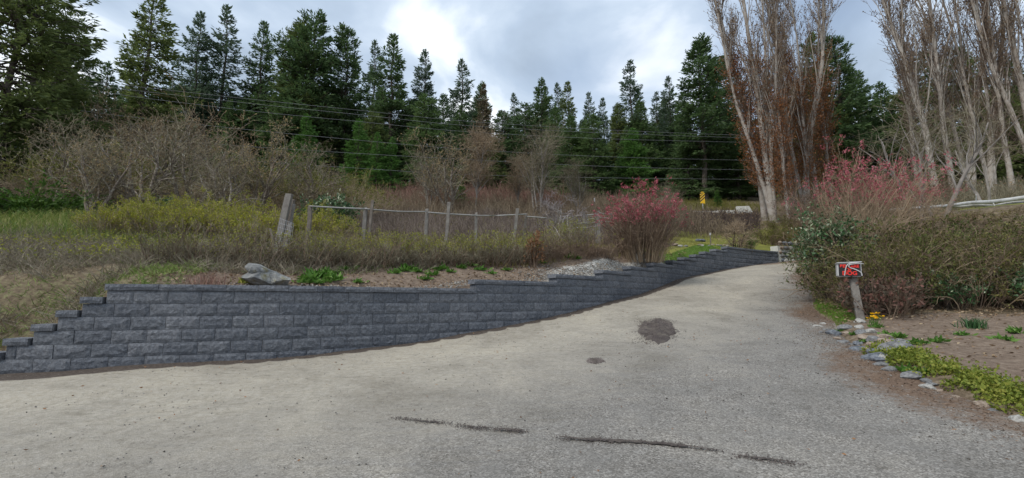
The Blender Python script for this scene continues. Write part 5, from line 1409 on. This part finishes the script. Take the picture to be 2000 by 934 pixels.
# ---- small plants
def rosette(seed, n, L, W, mat, up=0.8):
    r = np.random.default_rng(seed)
    d = np.stack([r.normal(size=n), r.normal(size=n), r.uniform(0.2, 1.2, n) * up], -1)
    pos = np.stack([r.normal(size=n) * L * 0.35, r.normal(size=n) * L * 0.35, np.zeros(n)], -1)
    V, Q = leaves(r, pos, d, L * r.uniform(.5, 1.2, n), W)
    return Geo().add(V, Q).mesh('leaves', M[mat])
WD = [rosette(70 + i, 46, 0.16, 0.05, 'leaf_weed') for i in range(3)]
for i, (px, py, s) in enumerate([(600, 546, 1.3), (615, 541, 1.5), (632, 544, 1.6), (648, 536, 1.2), (655, 548, 1.2), (595, 553, 1.0), (625, 553, 1.1), (668, 530, 1.0), (700, 552, 0.8), (785, 531, 1.1), (800, 528, 1.4), (815, 532, 1.0), (772, 535, 1.0), (845, 538, 1.1), (830, 546, .9), (858, 527, 1.2), (900, 525, 1.0), (940, 528, 1.1), (918, 520, 1.0), (880, 532, .8), (760, 522, 0.9), (715, 524, 1.0), (690, 527, .9), (960, 535, .8), (1110, 505, 1.4), (1125, 506, 1.0), (990, 528, .8), (1060, 514, .9)]):
    p = hit(px, py, UZ)
    t = thing('weed_plant', 'green leafy weed growing on the bare strip behind the wall', 'weed', (p[0], p[1], p[2] + 0.0), i * 1.3, 'weeds on the strip behind the wall', s)
    obj('leaves', WD[i % 3], t)
for i, (px, py, s_) in enumerate([(1640, 648, .6), (1668, 655, .6), (1690, 668, .5), (1735, 655, .7), (1760, 690, .8), (1790, 672, .9), (1830, 668, .8), (1755, 660, .8), (1880, 655, .7), (1960, 665, .9), (1985, 650, .9), (1715, 640, .6), (1770, 725, .8), (1800, 730, .7)]):
    p = hit(px, py, YZ)
    t = thing('weed_plant', 'low green weed growing among the edging stones and soil of the bed', 'weed', (p[0], p[1], p[2]), i * 1.1, 'weeds in the soil bed', s_)
    obj('leaves', WD[i % 3], t)
def tuft(name, label, px, py, zf, n, L, W, mat, spread, cat, flowers=0, surf=None):
    r = np.random.default_rng(int(px))
    p = hit(px, py, zf)
    pos = np.stack([r.normal(size=n) * spread, r.normal(size=n) * spread, np.full(n, -0.01)], -1)
    d = np.stack([r.normal(size=n) * 0.35, r.normal(size=n) * 0.35, np.ones(n)], -1)
    V, Q, T3 = blades(r, pos, d, L * r.uniform(.6, 1.1, n), W)
    t = thing(name, label, cat, tuple(p))
    obj('leaves', Geo().add(V, Q, T3).mesh('blades', M[mat]), t)
    for i in range(flowers):
        c = np.array([r.normal() * 0.055, r.normal() * 0.05, r.uniform(0.14, 0.24)])
        st = np.linspace((c[0] * .5, c[1] * .5, 0), c, 3)[None]
        V, Q = tubes(st, np.full((1, 3), 0.004), 3)
        f_ = obj('flower', mesh('flower_stem', V, [Q], M['leaf_weed']), t)
        a = np.arange(6) * math.pi / 3
        dd = np.stack([np.cos(a), np.sin(a) - 0.5, np.full(6, 0.35)], -1)
        V, Q = leaves(r, np.repeat(c[None], 6, 0), dd, 0.05, 0.035)
        obj('petals', Geo().add(V, Q).mesh('petals', M['petal']), f_)
tuft('daffodil_clump', 'clump of bright yellow daffodils in bloom near the sign post', 1710, 637, YZ, 40, 0.2, 0.012, 'leaf_weed', 0.05, 'flowers', 8)
tuft('iris_clump', 'blue-green clump of upright strap leaves at the hedge foot', 1903, 641, YZ, 130, 0.26, 0.018, 'leaf_iris' if 'leaf_iris' in M else 'leaf_laurel', 0.07, 'plant')
tuft('red_grass_tuft', 'reddish-brown tuft of dry grass behind the wall cap', 408, 555, UZ, 160, 0.30, 0.007, 'twig_red', 0.16, 'grass tuft')
tuft('leafy_clump', 'light green leafy clump pressed against the boulder', 478, 552, UZ, 40, 0.16, 0.03, 'leaf_groundcover', 0.07, 'plant')

# ------------------------------------------------------------------ uncountable cover (stuff)
def stuff(name, me_, label, cat):
    return tag(obj(name, me_), label, cat, kind='stuff')
r = np.random.default_rng(99)
def scatter(n, xr, yr, keep):
    X_ = r.uniform(*xr, n); Y_ = r.uniform(*yr, n); k = keep(X_, Y_)
    return X_[k], Y_[k]
def rdist(x, y):   # distance behind the wall line along the ray
    return np.hypot(x, y) - bound_r(np.degrees(np.arctan2(x, y)))
# dead grass on the bank
x, y = scatter(110000, (-13, -1.2), (7, 14.5), lambda a, b: (rdist(a, b) > 0.12) & (np.degrees(np.arctan2(a, b)) > -56) & (rdist(a, b) > np.where(a > -5.6, 0.9 + 0.25 * (a + 5.6), 0.1)))
z = up_z(np.stack([x, y], -1)); dd = rdist(x, y)
z = np.where(dd < 0.6, z - 0.05, z)
n = len(x); d = np.stack([r.normal(size=n) * 0.9, r.normal(size=n) * 0.9, r.uniform(0.25, 1.2, n)], -1)
clump = np.array([noise.noise(Vector((float(a) * 1.6, float(b) * 1.6, 11.0))) + 0.6 * noise.noise(Vector((float(a) * 5, float(b) * 5, 3.0))) for a, b in zip(x, y)])
kp = r.uniform(0, 1, n) < np.clip(0.55 + 1.1 * clump, 0.05, 1); x, y, z, d, dd, clump = x[kp], y[kp], z[kp], d[kp], dd[kp], clump[kp]; n = len(x)
gm = (dd < 1.8) & (x < -5.6) & (clump < 0.25) | (r.uniform(0, 1, n) < 0.15)
V, Q, T3 = blades(r, np.stack([x, y, z], -1)[~gm], d[~gm], 0.40 * r.uniform(.3, 1.2, (~gm).sum()) * (1 + 0.7 * np.clip(clump[~gm], -0.4, 0.6)), 0.010)
stuff('dead_grass', Geo().add(V, Q, T3).mesh('dead_grass', M['thatch']), 'matted grey-brown dead grass covering the bank', 'grass')
V, Q, T3 = blades(r, np.stack([x, y, z], -1)[gm], d[gm], 0.20 * r.uniform(.4, 1.3, gm.sum()) * (1 + 0.8 * np.clip(clump[gm], -0.4, 0.6)), 0.010)
stuff('bank_grass', Geo().add(V, Q, T3).mesh('bank_grass', M['thatch_green']), 'short olive grass on the low bank beside the wall steps', 'grass')
# green tall grass on the bank
x, y = scatter(16000, (-22, -6.5), (12, 20), lambda a, b: (np.degrees(np.arctan2(a, b)) > -56) & (np.degrees(np.arctan2(a, b)) < -33))
n = len(x); d = np.stack([r.normal(size=n) * 0.4, r.normal(size=n) * 0.4, np.ones(n)], -1)
V, Q, T3 = blades(r, np.stack([x, y, up_z(np.stack([x, y], -1))], -1), d, 0.5 * r.uniform(.4, 1.2, n), 0.018)
stuff('tall_grass', Geo().add(V, Q, T3).mesh('tall_grass', M['grass_mixed']), 'fresh green tall grass under the juniper mound', 'grass')
x, y = scatter(9000, (-12, -4.5), (9.6, 13.5), lambda a, b: (np.degrees(np.arctan2(a, b)) > -56) & (rdist(a, b) > 2.2))
n = len(x); cl_ = np.array([noise.noise(Vector((float(a) * 1.2, float(b) * 1.2, 21.0))) for a, b in zip(x, y)]); kp = cl_ > 0.02; x, y = x[kp], y[kp]; n = len(x)
q_ = np.stack([x, y, up_z(np.stack([x, y], -1)) + r.uniform(0.02, 0.32, n)], -1)
V, Q = leaves(r, q_, np.stack([r.normal(size=n), r.normal(size=n), r.uniform(0.1, 1, n)], -1), 0.06 * r.uniform(.5, 1.3, n), 0.035)
stuff('bank_weeds', Geo().add(V, Q).mesh('bank_weeds', M['leaf_new']), 'yellow-green weeds sprouting through the dead grass of the bank', 'weeds')
# field and lawn grass
x, y = scatter(60000, (-9, 14), (13, 31), lambda a, b: (rdist(a, b) > 1.6) & (b > 13 + 0.18 * a) & ((a < 3.8) | (rdist(a, b) > 2.8)))
n = len(x); d = np.stack([r.normal(size=n) * 0.5, r.normal(size=n) * 0.5, np.ones(n)], -1)
V, Q, T3 = blades(r, np.stack([x, y, up_z(np.stack([x, y], -1)) - 0.01], -1), d, np.where(x > 5, 0.09, 0.2) * r.uniform(.4, 1.2, n), 0.016)
stuff('field_grass', Geo().add(V, Q, T3).mesh('field_grass', M['grass_yellow']), 'yellowish short grass of the field behind the fence', 'grass')
x, y = scatter(26000, (5.4, 12), (17, 28), lambda a, b: (rdist(a, b) > 0.25) & (rdist(a, b) < 3.0))
n = len(x); d = np.stack([r.normal(size=n) * 0.4, r.normal(size=n) * 0.4, np.ones(n)], -1)
V, Q, T3 = blades(r, np.stack([x, y, up_z(np.stack([x, y], -1)) - 0.01], -1), d, 0.10 * r.uniform(.4, 1.2, n), 0.014)
stuff('lawn_grass', Geo().add(V, Q, T3).mesh('lawn_grass', M['grass_green']), 'bright green lawn strip behind the upper wall steps', 'grass')
# brown brush along the upper road, and the bramble bank
def brush(name, n, xr, yr, keep, h, mat, label, rad=0.012, k=4, nl=0, lmat=None, zoff=0.0):
    x, y = scatter(n, xr, yr, keep); n = len(x)
    d = np.stack([r.normal(size=n) * 0.35, r.normal(size=n) * 0.35, np.ones(n)], -1)
    cl = np.array([0.6 + 0.9 * abs(noise.noise(Vector((a * 0.35, b * 0.35, 2.0)))) for a, b in zip(x, y)])
    P = grow(r, np.stack([x, y, up_z(np.stack([x, y], -1)) - 0.05], -1), d, h * cl * r.uniform(.5, 1.2, n), k, 0.18, -0.03)
    R = np.full((n, k), rad) * np.linspace(1, .5, k)[None]
    G = Geo().tube(P, R, 3)
    L2, R2 = sprout(r, P, R, n, (0.3, 1), h * 0.4, 0.5, 0.2, 4, 0.2, 0.8, 1, 0)
    G.tube(L2, R2, 3)
    stuff(name, G.mesh(name, M[mat]), label, 'brush')
    if nl:
        q, T = tips(r, L2, nl, (0.1, 1)); V, Q = leaves(r, q, T + r.normal(size=T.shape), 0.12 * r.uniform(.5, 1.3, nl), 0.05)
        stuff(name + '_leaves', Geo().add(V, Q).mesh(name, M[lmat]), 'withered leaves caught in the ' + label.split(' ', 1)[1], 'leaves')
brush('brown_brush', 11000, (-14, 13), (27, 46), lambda a, b: b > 27 + 0.0 * a, 1.5, 'brown_brush', 'tall brown dead brush along the foot of the forest', 0.012)
brush('reddish_brush', 3500, (-12, 4), (33, 46), lambda a, b: b > 33, 2.2, 'twig_red', 'reddish thin canes standing in the brown brush', 0.014)
brush('bramble_bank', 7000, (6.5, 20), (28.5, 35.6), lambda a, b: (b > 29.0) & (a / b < 0.52), 0.75, 'bramble', 'dark purplish bramble covering the bank below the upper road', 0.012, 4, 2500, 'leaf_litter')
brush('field_bramble', 9000, (-8, 7.5), (17.5, 28), lambda a, b: (b > 18.5 + 0.25 * a) & (rdist(a, b) > 4.5) & (np.hypot(a - 2.0, b - 18.6) > 1.6), 0.75, 'mauve_brush', 'low mauve-brown bramble tangle behind the field fence', 0.010)
brush('roadside_brush', 3000, (9, 22), (37.5, 46), lambda a, b: b > 37.5, 0.7, 'grass_yellow', 'yellowish dry growth along the upper road beside the marker', 0.012)
brush('slope_brush', 6000, (15, 34), (19, 34), lambda a, b: (rdist(a, b) > 0.8) & (a / b > 0.6), 1.5, 'twig_grey', 'grey tangled undergrowth on the slope under the poplars', 0.012, 4, 3000, 'leaf_litter')
brush('forest_floor_brush', 6000, (-46, -12), (20, 46), lambda a, b: (a / b > -1.35) & (b > 21), 1.6, 'brown_brush', 'brown undergrowth at the feet of the firs above the bank', 0.014)
# leaf litter and gravel behind the wall
x, y = scatter(60000, (-6.5, 7), (7.5, 20), lambda a, b: (rdist(a, b) > 0.1) & (rdist(a, b) < 3.0))
k = r.uniform(0, 1, len(x)) < 0.35; xl, yl = x[k], y[k]; n = len(xl)
d = np.stack([r.normal(size=n), r.normal(size=n), r.normal(size=n) * 0.25], -1)
V, Q = leaves(r, np.stack([xl, yl, up_z(np.stack([xl, yl], -1)) + 0.012], -1), d, 0.07 * r.uniform(.4, 1.2, n), 0.035)
stuff('leaf_litter', Geo().add(V, Q).mesh('leaf_litter', M['leaf_litter']), 'tan fallen leaves and bits littering the strip behind the wall', 'leaves')
OCT = np.array([(1, 0, 0), (-1, 0, 0), (0, 1, 0), (0, -1, 0), (0, 0, 0.7), (0, 0, -0.7)], float)
OCF = np.array([(0, 2, 4), (2, 1, 4), (1, 3, 4), (3, 0, 4), (2, 0, 5), (1, 2, 5), (3, 1, 5), (0, 3, 5)])
def pebbles(x, y, z, s):
    n = len(x); a = r.uniform(0, 6.28, n)
    B = OCT[None] * r.uniform(.6, 1.3, (n, 6, 1)); ca, sa = np.cos(a)[:, None], np.sin(a)[:, None]
    V = np.stack([B[..., 0] * ca - B[..., 1] * sa, B[..., 0] * sa + B[..., 1] * ca, B[..., 2]], -1) * np.asarray(s)[:, None, None] + np.stack([x, y, z], -1)[:, None, :]
    return V.reshape(-1, 3), (np.arange(n)[:, None, None] * 6 + OCF[None]).reshape(-1, 3)
k = (r.uniform(0, 1, len(x)) < sstep(-0.6, 2.2, x)) & (x < 6.2) & (rdist(x, y) < 1.3 + 0.3 * np.sin(x * 3) + 0.4 * r.normal(size=len(x))); x2, y2 = x[k], y[k]
xe, ye = scatter(30000, (-5, 2.0), (7.8, 13.5), lambda a, b: (rdist(a, b) > 0.02) & (rdist(a, b) < 0.45)); k = r.uniform(0, 1, len(xe)) < 0.35
x2 = np.concatenate([x2, xe[k]]); y2 = np.concatenate([y2, ye[k]])
V, T3 = pebbles(x2, y2, up_z(np.stack([x2, y2], -1)) + 0.005, 0.022 * r.uniform(.5, 1.5, len(x2)))
stuff('pale_gravel', mesh('pale_gravel', V, [T3], M['gravel_pale']), 'pale crushed gravel backfill strip behind the wall caps', 'gravel')
# grit and bits on the driveway
x = r.uniform(-8, 9, 9000); y = r.uniform(2.6, 20, 9000); k = (rdist(x, y) < -0.4) & (x < edge_x(y)); x, y = x[k], y[k]
near_edge = x > edge_x(y) - 1.3
V, T3 = pebbles(x, y, low_z(np.stack([x, y], -1)) + 0.003, 0.008 * r.uniform(.4, 1.5, len(x)) * np.where(near_edge, 1.4, 1))
stuff('road_grit', mesh('road_grit', V, [T3], M['grit']), 'loose grit and small stones scattered on the driveway', 'gravel')
n = 6000; yl = r.uniform(3, 19, n); xl = edge_x(yl) - np.abs(r.normal(size=n)) * 0.4
d = np.stack([r.normal(size=n), r.normal(size=n), r.normal(size=n) * 0.15], -1)
V, Q = leaves(r, np.stack([xl, yl, low_z(np.stack([xl, yl], -1)) + 0.012], -1), d, 0.03 * r.uniform(.4, 1.3, n), 0.010)
stuff('needle_litter', Geo().add(V, Q).mesh('needle_litter', M['twig_brown']), 'brown plant debris drifted along the planted edge of the driveway', 'leaves')
xl = r.uniform(-8, 8, 700); yl = r.uniform(2.8, 19, 700); k = (rdist(xl, yl) < -0.3) & (xl < edge_x(yl)); xl, yl = xl[k], yl[k]; n = len(xl)
d = np.stack([r.normal(size=n), r.normal(size=n), r.normal(size=n) * 0.2], -1)
V, Q = leaves(r, np.stack([xl, yl, low_z(np.stack([xl, yl], -1)) + 0.014], -1), d, 0.035 * r.uniform(.4, 1.5, n), 0.018)
stuff('blown_leaves', Geo().add(V, Q).mesh('blown_leaves', M['leaf_dead']), 'few small brown leaf bits blown over the driveway', 'leaves')
# yard: litter, moss grass, ground cover
xl = r.uniform(4.6, 15, 15000); yl = r.uniform(4, 14, 15000); k = (xl > edge_x(yl) + 0.08); xl, yl = xl[k], yl[k]; k = r.uniform(0, 1, len(xl)) < np.where(yl > 9.8, 0.8, 0.16); xl, yl = xl[k], yl[k]; n = len(xl)
d = np.stack([r.normal(size=n), r.normal(size=n), r.normal(size=n) * 0.25], -1)
V, Q = leaves(r, np.stack([xl, yl, yard_z(xl, yl) + 0.02], -1), d, 0.07 * r.uniform(.4, 1.2, n), 0.032)
stuff('yard_litter', Geo().add(V, Q).mesh('yard_litter', M['leaf_litter']), 'fallen leaves lying on the soil bed and under the hedge', 'leaves')
yl = r.uniform(10.0, 13.6, 7000); xl = edge_x(yl) + r.uniform(0.04, 1.0, 7000); n = 7000
d = np.stack([r.normal(size=n) * .5, r.normal(size=n) * .5, np.ones(n)], -1)
V, Q, T3 = blades(r, np.stack([xl, yl, yard_z(xl, yl) - 0.005], -1), d, 0.06 * r.uniform(.4, 1.2, n), 0.008)
stuff('edge_grass', Geo().add(V, Q, T3).mesh('edge_grass', M['grass_green']), 'mossy green grass patch between the driveway and the sign post', 'grass')
n = 9000; yl = r.uniform(4.2, 8.0, n); c = np.array([0.30 + 0.18 * noise.noise(Vector((float(v) * 1.7, 1, 4))) for v in yl]); xl = edge_x(yl) + np.clip(c + r.normal(size=n) * 0.17, 0.02, 1.2)
dens = np.array([noise.noise(Vector((float(a) * 3, float(b) * 3, 0))) for a, b in zip(xl, yl)]); k = (dens > -0.16) & (yl < 7.2 + 0.6 * r.uniform(0, 1, n)); xl, yl = xl[k], yl[k]; n = len(xl)
d = np.stack([r.normal(size=n), r.normal(size=n), r.uniform(0.2, 1.0, n)], -1)
V, Q = leaves(r, np.stack([xl, yl, yard_z(xl, yl) + r.uniform(0.0, 0.09, n)], -1), d, 0.042 * r.uniform(.5, 1.3, n), 0.03)
stuff('ground_cover', Geo().add(V, Q).mesh('ground_cover', M['leaf_groundcover']), 'yellow-green creeping ground cover along the edging stones', 'ground cover')

# ------------------------------------------------------------------ marks on the driveway
def dirt_heap(px, py, wpx, hpx, hgt, label, seed):
    c = hit(px, py, LZ); a = hit(px - wpx / 2, py, LZ); b = hit(px + wpx / 2, py, LZ); u = hit(px, py - hpx / 2, LZ); d_ = hit(px, py + hpx / 2, LZ)
    rx = (b[0] - a[0]) / 2 * 0.86; ry = (u[1] - d_[1]) / 2 * 0.86; cy = (u[1] + d_[1]) / 2; sh = (u[0] - d_[0]) / (u[1] - d_[1])
    n, m_ = 72, 22; V = []
    for j in range(m_):
        for i in range(n):
            an = 2 * math.pi * i / n; q = j / (m_ - 1)
            e = 1 + 0.45 * noise.noise(Vector((math.cos(an) * 1.3, math.sin(an) * 1.3, seed))) + 0.25 * noise.noise(Vector((math.cos(an) * 6, math.sin(an) * 6, seed)))
            x_ = c[0] + rx * q * e * math.cos(an) + sh * ry * q * e * math.sin(an); y_ = cy + ry * q * e * math.sin(an)
            hh = hgt * (1 - q ** 2) * (0.7 + 0.9 * noise.noise(Vector((x_ * 4, y_ * 4, seed)))) + 0.03 * noise.fractal(Vector((x_ * 9, y_ * 9, 2)), 0.8, 2.0, 5) * (1 - q ** 6)
            V.append((x_, y_, LZ(x_, y_) + 0.004 + max(hh, 0) - 0.012 * (q > 0.97)))
    Fc = [(j * n + i, j * n + (i + 1) % n, (j + 1) * n + (i + 1) % n, (j + 1) * n + i) for j in range(m_ - 1) for i in range(n)]
    tag(obj('dirt_patch', pymesh('dirt_patch', V, [f[::-1] for f in Fc], M['gravel_dark'], True)), label, 'dirt patch', None)
    rr = np.random.default_rng(int(seed)); k_ = 5200
    an = rr.uniform(0, 6.28, k_); q = (np.abs(rr.normal(size=k_)) * 0.36 + 0.55) * (1 + 0.45 * np.array([noise.noise(Vector((math.cos(v_) * 1.3, math.sin(v_) * 1.3, seed))) for v_ in an]))
    x_ = c[0] + rx * q * np.cos(an) + sh * ry * q * np.sin(an); y_ = cy + ry * q * np.sin(an)
    Vp, Tp = pebbles(x_, y_, low_z(np.stack([x_, y_], -1)) + 0.002 + hgt * 0.6 * np.clip(1 - q * q, 0, 1), 0.0065 * rr.uniform(.35, 1.6, k_))
    stuff('patch_gravel', mesh('patch_gravel', Vp, [Tp], M['gravel_crumb']), 'loose dark crumbs around the ' + label.split(' ', 2)[2], 'gravel')
dirt_heap(1286, 645, 92, 52, 0.07, 'low heap of dark gravelly dirt in the middle of the driveway', 3.0)
dirt_heap(1161, 705, 32, 9, 0.015, 'small flat dark dirt spot on the driveway asphalt', 5.0)
def crack(name, pts, w, label, seed):
    rr = random.Random(seed); V = []; Fc = []
    P = []
    for (a, b), (c_, d_) in zip(pts[:-1], pts[1:]):
        for t in np.linspace(0, 1, 14, endpoint=False): P.append((a + (c_ - a) * t, b + (d_ - b) * t))
    n = len(P)
    for i, (px, py) in enumerate(P):
        e = min(1, 4 * i / n, 4 * (n - 1 - i) / n)
        up = w * (0.15 + 0.85 * e) * (0.35 + abs(noise.noise(Vector((i * 0.37, seed, 0)))) * 1.6); dn = w * (0.15 + 0.85 * e) * (0.35 + abs(noise.noise(Vector((i * 0.31, seed, 7)))) * 1.6)
        for q in (py - up, py + dn):
            h_ = hit(px + rr.uniform(-1, 1), q, LZ); V.append((h_[0], h_[1], h_[2] + 0.016))
    Fc = [(2 * i, 2 * i + 1, 2 * i + 3, 2 * i + 2) for i in range(n - 1)]
    o = obj(name, pymesh(name, V, [f[::1] for f in Fc], M['gravel_dark']), driveway)
    VV = np.array(V); g_ = np.random.default_rng(seed); k_ = 90 * len(pts); ii_ = g_.integers(0, len(VV), k_)
    xx_ = VV[ii_, 0] + g_.normal(size=k_) * 0.035; yy_ = VV[ii_, 1] + g_.normal(size=k_) * 0.035
    Vp, Tp = pebbles(xx_, yy_, low_z(np.stack([xx_, yy_], -1)) + 0.01, 0.006 * g_.uniform(.4, 1.4, k_))
    tag(obj('crack_crumbs', mesh('crack_crumbs', Vp, [Tp], M['gravel_crumb']), driveway), kind='stuff')
    return o
crack('crack_line', [(1092, 856), (1130, 860), (1180, 862), (1250, 866), (1330, 873), (1415, 884)], 3.6, '', 1)
crack('crack_line', [(967, 840), (1000, 842), (1028, 843)], 2.2, '', 2)
crack('crack_line', [(770, 818), (830, 825), (880, 829)], 1.3, '', 3)
crack('crack_line', [(1440, 893), (1500, 900), (1560, 907)], 2.0, '', 4)
crack('crack_line', [(890, 832), (930, 837), (960, 839)], 0.9, '', 5)
# scattered pebbles big enough to notice
rs = np.random.default_rng(12)
